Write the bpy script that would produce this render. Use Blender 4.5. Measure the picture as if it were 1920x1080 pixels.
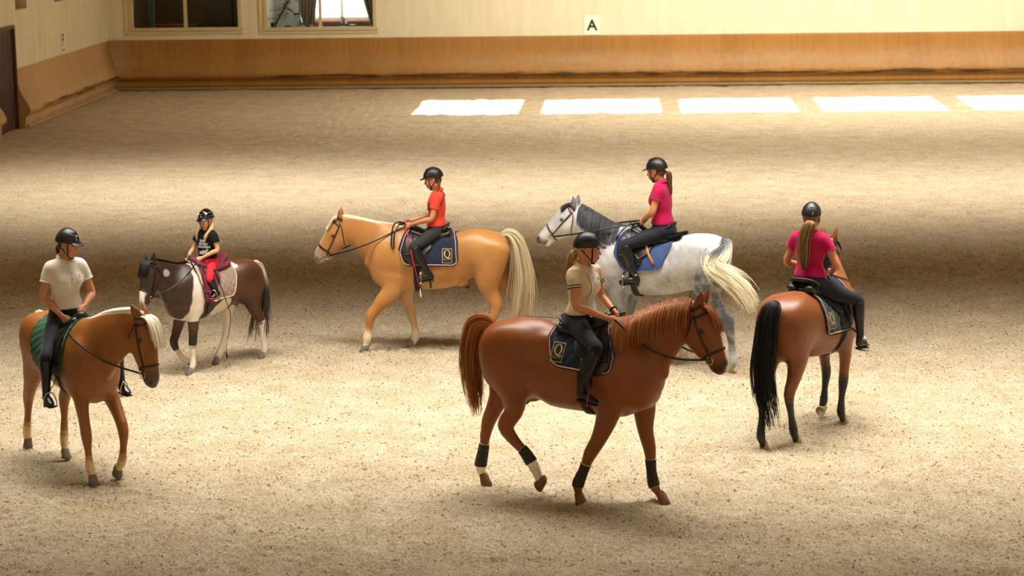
import bpy, math, random
import numpy as np
from math import sin, cos, tan, pi, radians, degrees, sqrt, atan2
from mathutils import Vector, Matrix
from mathutils.bvhtree import BVHTree

for _o in list(bpy.data.objects):
    bpy.data.objects.remove(_o)
scn = bpy.context.scene
COL = scn.collection
random.seed(5)
RNG = np.random.RandomState(11)

# ---------------------------------------------------------------- camera
CAM_H = 5.4
FPX, PITCH, YAW, ROLL = 4200.0, 10.26, 3.0, 0.8
cam_data = bpy.data.cameras.new('camera')
cam_data.sensor_width = 36.0
cam_data.lens = FPX / 1920 * 36.0
cam_data.clip_end = 200
cam_data.dof.use_dof = True
cam_data.dof.focus_distance = 22.5
cam_data.dof.aperture_fstop = 3.2
cam = bpy.data.objects.new('camera', cam_data)
COL.objects.link(cam)
_p, _y, _r = radians(PITCH), radians(YAW), radians(ROLL)
_f = Vector((-sin(_y) * cos(_p), cos(_y) * cos(_p), -sin(_p)))
_rt = Vector((cos(_y), sin(_y), 0))
_up = _rt.cross(_f)
_R = _rt * cos(_r) - _up * sin(_r)
_U = _up * cos(_r) + _rt * sin(_r)
cam.matrix_world = Matrix(((_R.x, _U.x, -_f.x, 0), (_R.y, _U.y, -_f.y, 0), (_R.z, _U.z, -_f.z, CAM_H), (0, 0, 0, 1)))
scn.camera = cam

# ---------------------------------------------------------------- exposure, world, lights
scn.view_settings.view_transform = 'Standard'
scn.view_settings.look = 'None'
scn.view_settings.gamma = 1.0
scn.view_settings.use_curve_mapping = False
scn.view_settings.exposure = 0.0

world = bpy.data.worlds.new('daylight'); scn.world = world
world.use_nodes = True
bg = world.node_tree.nodes['Background']
bg.inputs[0].default_value = (1.0, 0.82, 0.54, 1)
bg.inputs[1].default_value = 0.78

def area(name, loc, size, energy, color=(1, .97, .91), spread=180, rot=(0, 0, 0)):
    l = bpy.data.lights.new(name, 'AREA'); l.shape = 'RECTANGLE'
    l.size, l.size_y = size; l.energy = energy; l.color = color; l.spread = radians(spread)
    o = bpy.data.objects.new(name, l); o.location = loc; o.rotation_euler = rot
    COL.objects.link(o); return o

CEIL = 8.6
# daylight strips in the roof (roof lights running across the hall)
area('roof_light', (0.5, 22.3, CEIL - .1), (17, 3.2), 1330, spread=86)
area('roof_light', (0, 39.5, CEIL - .1), (25, 3.0), 1300, spread=86)
area('roof_light', (6.0, 53.0, CEIL - .1), (18, 2.0), 2000, spread=150)
# low sun that enters through the roof windows near the far wall
sun_d = bpy.data.lights.new('sun', 'SUN'); sun_d.energy = 40; sun_d.angle = radians(0.6); sun_d.color = (1, .93, .8)
sun = bpy.data.objects.new('sun', sun_d); COL.objects.link(sun)
SUN_DIR = Vector((0.10, 0.28, -1.0)).normalized()
sun.rotation_euler = SUN_DIR.to_track_quat('-Z', 'Y').to_euler()

# ---------------------------------------------------------------- materials
def new_mat(name):
    m = bpy.data.materials.new(name); m.use_nodes = True
    nt = m.node_tree; b = nt.nodes['Principled BSDF']
    return m, nt, b
def lin(c):
    return tuple(((x / 12.92) if x <= .04045 else ((x + .055) / 1.055) ** 2.4) for x in c)
def hexc(h):
    return lin(tuple(int(h[i:i + 2], 16) / 255 for i in (0, 2, 4)))
def simple(name, col, rough=.6, spec=.5, metal=0, noise=0, nscale=20, bump=0, bscale=60, sheen=0, coat=0):
    m, nt, b = new_mat(name)
    c = hexc(col) if isinstance(col, str) else col
    b.inputs['Base Color'].default_value = (*c, 1)
    b.inputs['Roughness'].default_value = rough
    b.inputs['Specular IOR Level'].default_value = spec
    b.inputs['Metallic'].default_value = metal
    b.inputs['Coat Weight'].default_value = coat
    if sheen:
        b.inputs['Sheen Weight'].default_value = sheen
    tc = nt.nodes.new('ShaderNodeTexCoord')
    if noise:
        n = nt.nodes.new('ShaderNodeTexNoise'); n.inputs['Scale'].default_value = nscale; n.inputs['Detail'].default_value = 4
        nt.links.new(tc.outputs['Object'], n.inputs['Vector'])
        mx = nt.nodes.new('ShaderNodeMix'); mx.data_type = 'RGBA'
        mx.inputs[6].default_value = (*[x * (1 - noise) for x in c], 1); mx.inputs[7].default_value = (*[min(1, x * (1 + noise)) for x in c], 1)
        nt.links.new(n.outputs['Fac'], mx.inputs[0]); nt.links.new(mx.outputs[2], b.inputs['Base Color'])
    if bump:
        n2 = nt.nodes.new('ShaderNodeTexNoise'); n2.inputs['Scale'].default_value = bscale; n2.inputs['Detail'].default_value = 3
        nt.links.new(tc.outputs['Object'], n2.inputs['Vector'])
        bp = nt.nodes.new('ShaderNodeBump'); bp.inputs['Strength'].default_value = bump; bp.inputs['Distance'].default_value = .03 if bump >= 1 else .01
        nt.links.new(n2.outputs['Fac'], bp.inputs['Height']); nt.links.new(bp.outputs[0], b.inputs['Normal'])
    return m
def attr_mat(name, rough=.45, spec=.5, noise=.12, nscale=9, bump=.15, bscale=90, sss=0, sheen=0):
    """base colour from the vertex attribute 'Col' (markings of the coat / skin) with a little procedural variation"""
    m, nt, b = new_mat(name)
    a = nt.nodes.new('ShaderNodeAttribute'); a.attribute_name = 'Col'
    tc = nt.nodes.new('ShaderNodeTexCoord')
    n = nt.nodes.new('ShaderNodeTexNoise'); n.inputs['Scale'].default_value = nscale; n.inputs['Detail'].default_value = 5
    nt.links.new(tc.outputs['Object'], n.inputs['Vector'])
    mr = nt.nodes.new('ShaderNodeMapRange'); mr.inputs['To Min'].default_value = 1 - noise; mr.inputs['To Max'].default_value = 1 + noise
    mr.inputs['From Min'].default_value = .3; mr.inputs['From Max'].default_value = .7
    nt.links.new(n.outputs['Fac'], mr.inputs['Value'])
    vm = nt.nodes.new('ShaderNodeVectorMath'); vm.operation = 'SCALE'
    nt.links.new(a.outputs['Color'], vm.inputs[0]); nt.links.new(mr.outputs[0], vm.inputs['Scale'])
    nt.links.new(vm.outputs[0], b.inputs['Base Color'])
    b.inputs['Roughness'].default_value = rough; b.inputs['Specular IOR Level'].default_value = spec
    if sss:
        b.inputs['Subsurface Weight'].default_value = sss; b.inputs['Subsurface Scale'].default_value = .01
    if sheen: b.inputs['Sheen Weight'].default_value = sheen
    if bump:
        n2 = nt.nodes.new('ShaderNodeTexNoise'); n2.inputs['Scale'].default_value = bscale
        nt.links.new(tc.outputs['Object'], n2.inputs['Vector'])
        bp = nt.nodes.new('ShaderNodeBump'); bp.inputs['Strength'].default_value = bump; bp.inputs['Distance'].default_value = .004
        nt.links.new(n2.outputs['Fac'], bp.inputs['Height']); nt.links.new(bp.outputs[0], b.inputs['Normal'])
    return m
def hair_mat(name, c0, c1, rough=.5):
    """strand colour varies from strand to strand through the 'Col' attribute factor"""
    m, nt, b = new_mat(name)
    a = nt.nodes.new('ShaderNodeAttribute'); a.attribute_name = 'Col'
    mx = nt.nodes.new('ShaderNodeMix'); mx.data_type = 'RGBA'
    mx.inputs[6].default_value = (*hexc(c0), 1); mx.inputs[7].default_value = (*hexc(c1), 1)
    nt.links.new(a.outputs['Fac'], mx.inputs[0]); nt.links.new(mx.outputs[2], b.inputs['Base Color'])
    b.inputs['Roughness'].default_value = rough; b.inputs['Specular IOR Level'].default_value = .3
    return m

M = dict(
    coat=attr_mat('horse_coat', rough=.43, spec=.45, noise=.10, nscale=6, bump=.2, bscale=70),
    skin=attr_mat('skin', rough=.5, spec=.4, noise=.03, nscale=12, bump=0, sss=.1),
    eye=simple('horse_eye', '0c0806', .08, .6),
    eyewhite=simple('eye_white', 'b5a698', .3), iris=simple('iris', '2a1a10', .2),
    hoof=simple('hoof_horn', '6a625a', .6, noise=.3, nscale=30),
    hoofbrown=simple('hoof_horn_brown', '6e4a2e', .6, noise=.3, nscale=30), hoofpale=simple('hoof_horn_pale', 'a8906c', .6, noise=.3, nscale=30),
    leather=simple('black_leather', '151311', .38, .5, bump=.15, bscale=150),
    brown=simple('brown_leather', '5a3424', .42, .5, bump=.15, bscale=150),
    darkbrown=simple('dark_brown_leather', '2a1710', .4, .5, bump=.15, bscale=150),
    burg=simple('burgundy_suede', '6e2638', .75, .3, noise=.15, nscale=30),
    tan=simple('tan_leather', 'b5713c', .5),
    metal=simple('steel', 'c9c5bd', .22, .5, metal=1), purple=simple('purple_metal', '8e2f8a', .3, .5, metal=.6),
    brass=simple('brass', 'b89a58', .3, .5, metal=1),
    navy=simple('navy_cloth', '1a2336', .85, .2, noise=.12, nscale=60, sheen=.2),
    blue=simple('blue_cloth', '34476f', .85, .2, noise=.1, nscale=60, sheen=.2),
    green=simple('green_cloth', '17502f', .8, .2, noise=.1, nscale=60, sheen=.2),
    taupe=simple('taupe_cloth', '8f7a6c', .85, .2, noise=.08, nscale=60, sheen=.2),
    piping=simple('rose_piping', 'c9a08c', .6), cream=simple('cream_cord', 'd9c7a4', .7), gold=simple('gold_thread', 'c2a550', .5),
    fluff=simple('black_fleece', '0e0d0e', .95, .1, bump=.6, bscale=60),
    helmet=simple('helmet_matt', '141416', .42, .5, noise=.1, nscale=50), helmetgloss=simple('helmet_gloss', '0c0c0e', .12, .6, coat=.4),
    silver=simple('silver_trim', 'b9bcc0', .25, metal=.8), greytrim=simple('grey_trim', '5d5d60', .4),
    strapm=simple('black_webbing', '0d0d0e', .7),
    white=simple('white_jersey', 'd9d2c6', .8, .2, bump=.5, bscale=11, sheen=.1),
    beige=simple('beige_jersey', 'd8c0a4', .8, .2, bump=1.0, bscale=11, sheen=.1),
    coral=simple('coral_jersey', 'e2452f', .8, .2, bump=.6, bscale=11, sheen=.1),
    magenta=simple('magenta_jersey', 'ad0848', .8, .2, bump=.6, bscale=11, sheen=.1),
    black=simple('black_cotton', '0f1013', .85, .2, bump=1.0, bscale=11),
    breech=simple('navy_breeches', '12151f', .75, .25, bump=.4, bscale=16, sheen=.1),
    charcoal=simple('charcoal_breeches', '2b2b2e', .8, .25, bump=.4, bscale=16),
    red=simple('red_leggings', 'd01f2c', .7, .25, bump=.3, bscale=16),
    boot=simple('boot_leather', '0d0c0c', .32, .5, bump=.25, bscale=25),
    pink=simple('pink_rubber', 'e0398a', .5), print=simple('white_print', 'dfe0e2', .7), ink=simple('dark_print', '14161a', .7),
    rose=simple('whip_red', 'c41f3c', .4), sclera=simple('tongue', 'b3625c', .45),
    dark_boot=simple('neoprene', '33261f', .6, .3), sole=simple('sole', '1a1512', .8),
)

# ---------------------------------------------------------------- object helpers
def tag(o, label=None, cat=None, group=None, kind=None):
    if label: o['label'] = label
    if cat: o['category'] = cat
    if group: o['group'] = group
    if kind: o['kind'] = kind
    return o
def empty(name, loc=(0, 0, 0), rz=0, label=None, cat=None, group=None):
    o = bpy.data.objects.new(name, None); COL.objects.link(o)
    o.location = loc; o.rotation_euler = (0, 0, rz); o.empty_display_size = .2
    return tag(o, label, cat, group)
class Frame:
    """local frame of a thing: all its meshes are modelled in these coordinates"""
    def __init__(s, obj, base=(0, 0, 0)): s.o = obj; s.base = np.array(base, float)
def mk(name, V, F, mat, par=None, col=None, smooth=True, base=(0, 0, 0)):
    V = np.asarray(V, dtype=np.float64).reshape(-1, 3) - np.asarray(base, float)
    me = bpy.data.meshes.new(name)
    if isinstance(F, np.ndarray) and F.ndim == 2:
        n, k = F.shape
        me.vertices.add(len(V)); me.vertices.foreach_set('co', V.astype(np.float32).ravel())
        me.loops.add(n * k); me.loops.foreach_set('vertex_index', F.astype(np.int32).ravel())
        me.polygons.add(n); me.polygons.foreach_set('loop_start', np.arange(0, n * k, k, dtype=np.int32))
        me.update(calc_edges=True)
    else:
        me.from_pydata([tuple(v) for v in V], [], [tuple(int(i) for i in f) for f in F]); me.update()
    me.polygons.foreach_set('use_smooth', [smooth] * len(me.polygons))
    if col is not None:
        a = me.color_attributes.new('Col', 'FLOAT_COLOR', 'POINT')
        c = np.ones((len(V), 4), np.float32); c[:, :3] = np.asarray(col, np.float32).reshape(len(V), -1)
        a.data.foreach_set('color', c.ravel())
    me.materials.append(mat if not isinstance(mat, str) else M[mat])
    o = bpy.data.objects.new(name, me); COL.objects.link(o)
    if par is not None: o.parent = par
    return o
class MB:
    """mesh collector"""
    def __init__(s): s.V = []; s.F = []; s.C = []
    def add(s, V, F, c=None):
        b = len(s.V); s.V += [tuple(v) for v in V]; s.F += [tuple(i + b for i in f) for f in F]
        if c is not None: s.C += [c] * len(V)
    def obj(s, name, mat, par=None, smooth=True, base=(0, 0, 0)):
        return mk(name, s.V, s.F, mat, par, s.C if s.C else None, smooth, base)
def box(c, d, rot=None):
    V = [Vector(((i - .5) * d[0], (j - .5) * d[1], (k - .5) * d[2])) for i in (0, 1) for j in (0, 1) for k in (0, 1)]
    if rot is not None: V = [rot @ v for v in V]
    V = [v + Vector(c) for v in V]
    return V, [(0, 1, 3, 2), (4, 6, 7, 5), (0, 4, 5, 1), (2, 3, 7, 6), (0, 2, 6, 4), (1, 5, 7, 3)]
def cr(P, n):
    """Catmull-Rom resampling of rows"""
    P = np.asarray(P, float)
    if len(P) < 3:
        t = np.linspace(0, 1, n * (len(P) - 1) + 1)[:, None]; return P[0] * (1 - t) + P[-1] * t
    Q = np.vstack([2 * P[0] - P[1], P, 2 * P[-1] - P[-2]]); out = []
    for i in range(1, len(Q) - 2):
        for j in range(n):
            t = j / n; a, b, c, d = Q[i - 1], Q[i], Q[i + 1], Q[i + 2]
            out.append(.5 * ((2 * b) + (c - a) * t + (2 * a - 5 * b + 4 * c - d) * t * t + (3 * b - a - 3 * c + d) * t ** 3))
    out.append(P[-1]); return np.array(out)
def nrm(v):
    v = np.asarray(v, float); return v / (np.linalg.norm(v) + 1e-12)
def tube(P, r, n=6, closed=False, flat=1.0, up=None, caps=True):
    """round (or flattened) tube; r scalar or list"""
    P = np.asarray(P, float); m = len(P)
    r = np.full(m, r) if np.isscalar(r) else np.asarray(r, float)
    V = []; prev = None
    for i in range(m):
        a = P[(i - 1) % m] if (closed or i > 0) else P[i]; b = P[(i + 1) % m] if (closed or i < m - 1) else P[i]
        d = nrm(b - a)
        if up is not None: u = np.asarray(up[i] if np.ndim(up) == 2 else up, float)
        else: u = prev if prev is not None else (np.array([0, 0, 1.]) if abs(d[2]) < .9 else np.array([1., 0, 0]))
        u = nrm(u - d * (u @ d)); prev = u; v = np.cross(d, u)
        for k in range(n):
            a_ = 2 * pi * (k + .5) / n; V.append(P[i] + u * cos(a_) * r[i] * flat + v * sin(a_) * r[i])
    F = []
    for i in range(m if closed else m - 1):
        j = (i + 1) % m
        for k in range(n):
            F.append((i * n + k, i * n + (k + 1) % n, j * n + (k + 1) % n, j * n + k))
    if caps and not closed:
        F.append(tuple(range(n))[::-1]); F.append(tuple((m - 1) * n + k for k in range(n)))
    return V, F
def strap(P, N, w, t, closed=False):
    """flat strap: centreline P, outward normals N, width w, thickness t"""
    P = np.asarray(P, float); N = np.asarray(N, float); m = len(P)
    if N.ndim == 1: N = np.tile(N, (m, 1))
    V = []
    for i in range(m):
        a = P[(i - 1) % m] if (closed or i > 0) else P[i]; b = P[(i + 1) % m] if (closed or i < m - 1) else P[i]
        d = nrm(b - a); n = nrm(N[i] - d * (N[i] @ d)); s = np.cross(d, n)
        for (x, y) in ((-.5, 0), (-.42, 1), (.42, 1), (.5, 0)):
            V.append(P[i] + s * w * x + n * t * y)
    F = []
    for i in range(m if closed else m - 1):
        j = (i + 1) % m
        for k in range(4):
            F.append((i * 4 + k, j * 4 + k, j * 4 + (k + 1) % 4, i * 4 + (k + 1) % 4))
    if not closed:
        F.append((0, 1, 2, 3)); F.append(tuple((m - 1) * 4 + k for k in (3, 2, 1, 0)))
    return V, F
def torus(c, R, r, ax=(0, 1, 0), n=20, m=6):
    ax = nrm(ax); u = nrm(np.cross(ax, (0, 0, 1) if abs(ax[2]) < .9 else (1, 0, 0))); v = np.cross(ax, u)
    P = [np.asarray(c) + (u * cos(a) + v * sin(a)) * R for a in np.linspace(0, 2 * pi, n, endpoint=False)]
    return tube(P, r, m, closed=True, up=np.tile(ax, (n, 1)))
def sphere(c, r, n=12, m=8, R=None):
    V = []; F = []; r = np.array(r) if np.ndim(r) else np.full(3, r)
    for i in range(m + 1):
        for j in range(n):
            t = pi * i / m; p = 2 * pi * j / n
            q = np.array([sin(t) * cos(p), sin(t) * sin(p), cos(t)]) * r
            if R is not None: q = R @ q
            V.append(np.asarray(c) + q)
    for i in range(m):
        for j in range(n):
            F.append((i * n + j, (i + 1) * n + j, (i + 1) * n + (j + 1) % n, i * n + (j + 1) % n))
    return V, F

# ---------------------------------------------------------------- implicit surfaces: smooth unions of tapered sections, meshed into ONE surface
class Grid:
    def __init__(s, lo, hi, vox):
        s.vox = vox; s.lo = np.array(lo, float)
        s.n = np.ceil((np.array(hi) - s.lo) / vox).astype(int) + 1
        s.ax = [(s.lo[i] + np.arange(s.n[i]) * vox).astype(np.float32) for i in range(3)]
        s.D = np.full(s.n, 1.0, np.float32)
    def sl(s, lo, hi):
        a = np.maximum(0, np.floor((np.array(lo) - s.lo) / s.vox).astype(int)); b = np.minimum(s.n, np.ceil((np.array(hi) - s.lo) / s.vox).astype(int) + 1)
        if np.any(b <= a): return None
        return tuple(slice(int(i), int(j)) for i, j in zip(a, b))
    def pts(s, sl): return s.ax[0][sl[0]][:, None, None], s.ax[1][sl[1]][None, :, None], s.ax[2][sl[2]][None, None, :]
    @staticmethod
    def smin(a, b, k):
        if k <= 0: return np.minimum(a, b)
        h = np.maximum(k - np.abs(a - b), 0) / k
        return np.minimum(a, b) - h * h * k * .25
    def chain(s, st, L=(0, 1, 0), k=.03, sub=3, grow=0.0, carve=False, cap=1.0, ki=0.0):
        """st rows: x y z h w (h = half size in the chain's plane, w = half size along L)"""
        st = cr(np.asarray(st, float), sub) if sub > 1 else np.asarray(st, float)
        st = st.copy(); st[:, 3:5] = np.maximum(st[:, 3:5] + grow, .002)
        L = np.asarray(L, float)
        if L.ndim == 2: Ls = np.array([nrm(L[0] * (1 - t) + L[1] * t) for t in np.linspace(0, 1, len(st))])
        else: Ls = np.tile(nrm(L), (len(st), 1))
        mr = st[:, 3:5].max(1); mg = k + .03
        lo = st[:, :3].min(0) - mr.max() - mg; hi = st[:, :3].max(0) + mr.max() + mg
        sl = s.sl(lo, hi)
        if sl is None: return
        off = np.array([q.start for q in sl]); T = np.full([q.stop - q.start for q in sl], 1.0, np.float32)
        for i in range(len(st) - 1):
            a, b = st[i], st[i + 1]; m = max(mr[i], mr[i + 1]) + mg
            s2 = s.sl(np.minimum(a[:3], b[:3]) - m, np.maximum(a[:3], b[:3]) + m)
            if s2 is None: continue
            X, Y, Z = s.pts(s2); d = b[:3] - a[:3]; ln = np.linalg.norm(d)
            if ln < 1e-6: continue
            d = d / ln; l = Ls[i]; l = nrm(l - d * (l @ d)); n = np.cross(l, d)
            x, y, z = X - a[0], Y - a[1], Z - a[2]
            ta = x * d[0] + y * d[1] + z * d[2]; t = np.clip(ta, 0, ln); qd = ta - t; t = t / ln
            qn = x * n[0] + y * n[1] + z * n[2]; ql = x * l[0] + y * l[1] + z * l[2]
            h = a[3] + (b[3] - a[3]) * t; w = a[4] + (b[4] - a[4]) * t; mn = np.minimum(h, w)
            c_ = mn * cap; k0 = np.sqrt((qn / h) ** 2 + (ql / w) ** 2 + (qd / c_) ** 2); k1 = np.sqrt((qn / h ** 2) ** 2 + (ql / w ** 2) ** 2 + (qd / c_ ** 2) ** 2)
            f = np.where(k0 < .3, (k0 - 1) * mn, k0 * (k0 - 1) / (k1 + 1e-9))
            q = tuple(slice(z_.start - o_, z_.stop - o_) for z_, o_ in zip(s2, off))
            T[q] = s.smin(T[q], f, ki)
        s.D[sl] = -s.smin(-s.D[sl], T, k) if carve else s.smin(s.D[sl], T, k)
    def hull(s, top, bot, wx, ww, k=.02):
        """trunk: upper and lower outline in the x-z plane (polylines) and half widths; cross sections are ellipses"""
        T = cr([(a, b, 0) for a, b in top], 8); B = cr([(a, b, 0) for a, b in bot], 8); T = T[np.argsort(T[:, 0])]; B = B[np.argsort(B[:, 0])]
        x0, x1 = min(T[0, 0], B[0, 0]) - .004, max(T[-1, 0], B[-1, 0]) + .004
        m0 = (T[0, 1] + B[0, 1]) / 2; m1 = (T[-1, 1] + B[-1, 1]) / 2
        sl = s.sl((x0 - .15, -.45, T[:, 1].min() - 1), (x1 + .15, .45, T[:, 1].max() + .15)); X, Y, Z = s.pts(sl); xs_ = s.ax[0][sl[0]]
        zt = np.interp(xs_, np.r_[x0, T[:, 0], x1], np.r_[m0 + .01, T[:, 1], m1 + .01]); zb = np.interp(xs_, np.r_[x0, B[:, 0], x1], np.r_[m0 - .01, B[:, 1], m1 - .01])
        h = np.maximum((zt - zb) / 2, .01); zc = (zt + zb) / 2
        e = np.minimum(np.clip((xs_ - x0) / .16, 0, 1), np.clip((x1 - xs_) / .13, 0, 1)); w = np.interp(xs_, wx, ww) * np.sqrt(1 - (1 - e) ** 2) + .012
        dx = np.maximum(0, np.maximum(x0 - xs_, xs_ - x1)) / .02
        q = lambda a: a[:, None, None].astype(np.float32)
        Fv = np.sqrt(((Z - q(zc)) / q(h)) ** 2 + (Y / q(w)) ** 2 + q(dx) ** 2) - 1
        G = np.gradient(Fv, s.vox); gl = np.sqrt(G[0] ** 2 + G[1] ** 2 + G[2] ** 2) + 1e-6
        f = np.clip(np.where(Fv > 0, np.maximum(Fv / np.maximum(gl, 1.2), Fv * q(np.minimum(h, w)) * .8), Fv / np.maximum(gl, 1.2)), -.3, .5).astype(np.float32)
        s.D[sl] = s.smin(s.D[sl], f, k)
    def ell(s, c, r, R=None, k=.03, carve=False):
        c = np.asarray(c, float); r = np.asarray(r, float); m = r.max() + k + .03
        sl = s.sl(c - m, c + m)
        if sl is None: return
        X, Y, Z = s.pts(sl); x, y, z = X - c[0], Y - c[1], Z - c[2]
        if R is not None:
            R = np.asarray(R, float)
            x, y, z = (x * R[0, 0] + y * R[1, 0] + z * R[2, 0], x * R[0, 1] + y * R[1, 1] + z * R[2, 1], x * R[0, 2] + y * R[1, 2] + z * R[2, 2])
        k0 = np.sqrt((x / r[0]) ** 2 + (y / r[1]) ** 2 + (z / r[2]) ** 2); k1 = np.sqrt((x / r[0] ** 2) ** 2 + (y / r[1] ** 2) ** 2 + (z / r[2] ** 2) ** 2)
        f = np.where(k0 < .3, (k0 - 1) * r.min(), k0 * (k0 - 1) / (k1 + 1e-9))
        s.D[sl] = -s.smin(-s.D[sl], f, k) if carve else s.smin(s.D[sl], f, k)
    def cut(s, p, n, k=.004):
        """remove what lies on the side n points to"""
        X, Y, Z = s.ax[0][:, None, None], s.ax[1][None, :, None], s.ax[2][None, None, :]
        n = nrm(n); f = (X - p[0]) * n[0] + (Y - p[1]) * n[1] + (Z - p[2]) * n[2]
        s.D = -s.smin(-s.D, -f.astype(np.float32), k)
    def mesh(s):
        D = s.D; nx, ny, nz = D.shape
        D[0], D[-1], D[:, 0], D[:, -1], D[:, :, 0], D[:, :, -1] = 1, 1, 1, 1, 1, 1
        I = D < 0
        cs = np.zeros((nx - 1, ny - 1, nz - 1), np.int8)
        for i in (0, 1):
            for j in (0, 1):
                for k in (0, 1): cs += I[i:nx - 1 + i, j:ny - 1 + j, k:nz - 1 + k]
        act = np.argwhere((cs > 0) & (cs < 8)); idx = -np.ones(cs.shape, np.int32)
        idx[act[:, 0], act[:, 1], act[:, 2]] = np.arange(len(act))
        acc = np.zeros((len(act), 3)); cnt = np.zeros(len(act))
        cor = [(i, j, k) for i in (0, 1) for j in (0, 1) for k in (0, 1)]
        vals = {c: D[act[:, 0] + c[0], act[:, 1] + c[1], act[:, 2] + c[2]] for c in cor}
        for c in cor:
            for a in range(3):
                if c[a] == 0:
                    e = list(c); e[a] = 1; e = tuple(e); v0, v1 = vals[c], vals[e]; m = (v0 < 0) != (v1 < 0)
                    t = np.where(m, v0 / np.where(m, v0 - v1, 1), 0); p = np.tile(np.array(c, float), (len(act), 1)); p[:, a] += t
                    acc[m] += p[m]; cnt[m] += 1
        V = s.lo + (act + acc / cnt[:, None]) * s.vox
        Fs = []
        for a in range(3):
            b, c = (a + 1) % 3, (a + 2) % 3
            A = [slice(1, n - 1) for n in (nx, ny, nz)]; A[a] = slice(0, D.shape[a] - 1)
            B = list(A); B[a] = slice(1, D.shape[a])
            i0, i1 = I[tuple(A)], I[tuple(B)]
            for flip in (False, True):
                e = np.argwhere(i0 & ~i1 if not flip else ~i0 & i1)
                if not len(e): continue
                e = e + np.array([q.start for q in A])
                def g(db, dc):
                    f = e.copy(); f[:, b] += db; f[:, c] += dc; return idx[f[:, 0], f[:, 1], f[:, 2]]
                q = np.stack([g(-1, -1), g(0, -1), g(0, 0), g(-1, 0)], 1)
                Fs.append(q[:, ::-1] if flip else q)
        F = np.vstack(Fs)
        # light Laplacian smoothing of the facets
        n = len(V)
        for _ in range(2):
            S = np.zeros((n, 3)); C = np.zeros(n)
            for u, v in ((0, 1), (1, 2), (2, 3), (3, 0)):
                np.add.at(S, F[:, u], V[F[:, v]]); np.add.at(C, F[:, u], 1)
                np.add.at(S, F[:, v], V[F[:, u]]); np.add.at(C, F[:, v], 1)
            V = V * .45 + (S / C[:, None]) * .55
        return V, F
def bvh_of(V, F):
    return BVHTree.FromPolygons([tuple(v) for v in V.tolist()], F.tolist())
def cast(bvh, o, d, off=0.0, far=1.2):
    """surface point hit from outside towards o along -d; offset outwards"""
    o = Vector(o); d = Vector(d).normalized()
    h, n, i, t = bvh.ray_cast(o + d * far, -d)
    if h is None: return None, None
    if n.dot(d) < 0: n = -n
    return np.array(h + d * off), np.array(n)
def text2d(body, size=1.0, bold=0.0):
    c = bpy.data.curves.new('t', 'FONT'); c.body = body; c.size = size; c.align_x = 'CENTER'; c.align_y = 'CENTER'; c.offset = bold; c.resolution_u = 3
    o = bpy.data.objects.new('t', c); COL.objects.link(o)
    bpy.context.view_layer.update()
    me = o.evaluated_get(bpy.context.evaluated_depsgraph_get()).to_mesh()
    V = [(v.co.x, v.co.y) for v in me.vertices]; F = [tuple(p.vertices) for p in me.polygons]
    bpy.data.objects.remove(o); bpy.data.curves.remove(c)
    return V, F
def strands(paths, r0, r1, sides=3, rnd=None):
    """paths: list of (m,3) arrays -> V,F,factor"""
    mb = MB()
    V = []; F = []; C = []
    for P in paths:
        P = np.asarray(P); m = len(P); d = np.gradient(P, axis=0); d /= np.linalg.norm(d, axis=1)[:, None] + 1e-9
        u = np.cross(d, [0.13, .95, .27]); u /= np.linalg.norm(u, axis=1)[:, None] + 1e-9; v = np.cross(d, u)
        r = (np.linspace(0, 1, m) ** 1.5 * (r1 - r0) + r0)[:, None]; b = len(V) * 0 + sum(len(x) for x in V)
        ph = random.random() * 6
        R = [P + (u * cos(ph + 2 * pi * k / sides) + v * sin(ph + 2 * pi * k / sides)) * r for k in range(sides)]
        R = np.stack(R, 1).reshape(-1, 3); V.append(R); c = random.random(); C.append(np.full((len(R), 3), c))
        i = np.arange(m - 1)[:, None] * sides + np.arange(sides)[None]; j = np.arange(m - 1)[:, None] * sides + (np.arange(sides)[None] + 1) % sides
        F.append(np.stack([i, j, j + sides, i + sides], -1).reshape(-1, 4) + b)
    return np.vstack(V), np.vstack(F), np.vstack(C)

# ---------------------------------------------------------------- horses (local frame: x forward, y left, z up, metres)
# torso rows: x,z of the top line and x,z of the lower line; neck and head rows the same way; leg rows: x, y, z, half depth
TPL = [(-.80, .84, .78), (-.775, .90, .69), (-.73, .935, .59), (-.66, .965, .545), (-.55, .98, .55), (-.44, .975, .56), (-.34, .945, .52), (-.22, .93, .502),
       (-.11, .955, .50), (0, .995, .49), (.07, 1.0, .485), (.14, .95, .50), (.215, .86, .56), (.262, .79, .665)]
WX = [-.82, -.80, -.775, -.73, -.66, -.55, -.44, -.34, -.22, -.11, 0, .07, .14, .215, .262, .28]
WW = [.06, .08, .112, .14, .158, .168, .164, .158, .167, .168, .160, .145, .135, .122, .085, .07]
def tpl(S, xs=1.0): return [(x * S * xs, t * S, x * S * xs, b * S) for x, t, b in TPL]
HEAD = [(.03, .105, -.075, -.06), (.10, .08, -.095, -.16), (.165, .03, -.088, -.23), (.215, -.07, -.044, -.334), (.25, -.205, .043, -.407), (.28, -.31, .116, -.44), (.295, -.387, .15, -.485), (.285, -.453, .20, -.52)]

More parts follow.
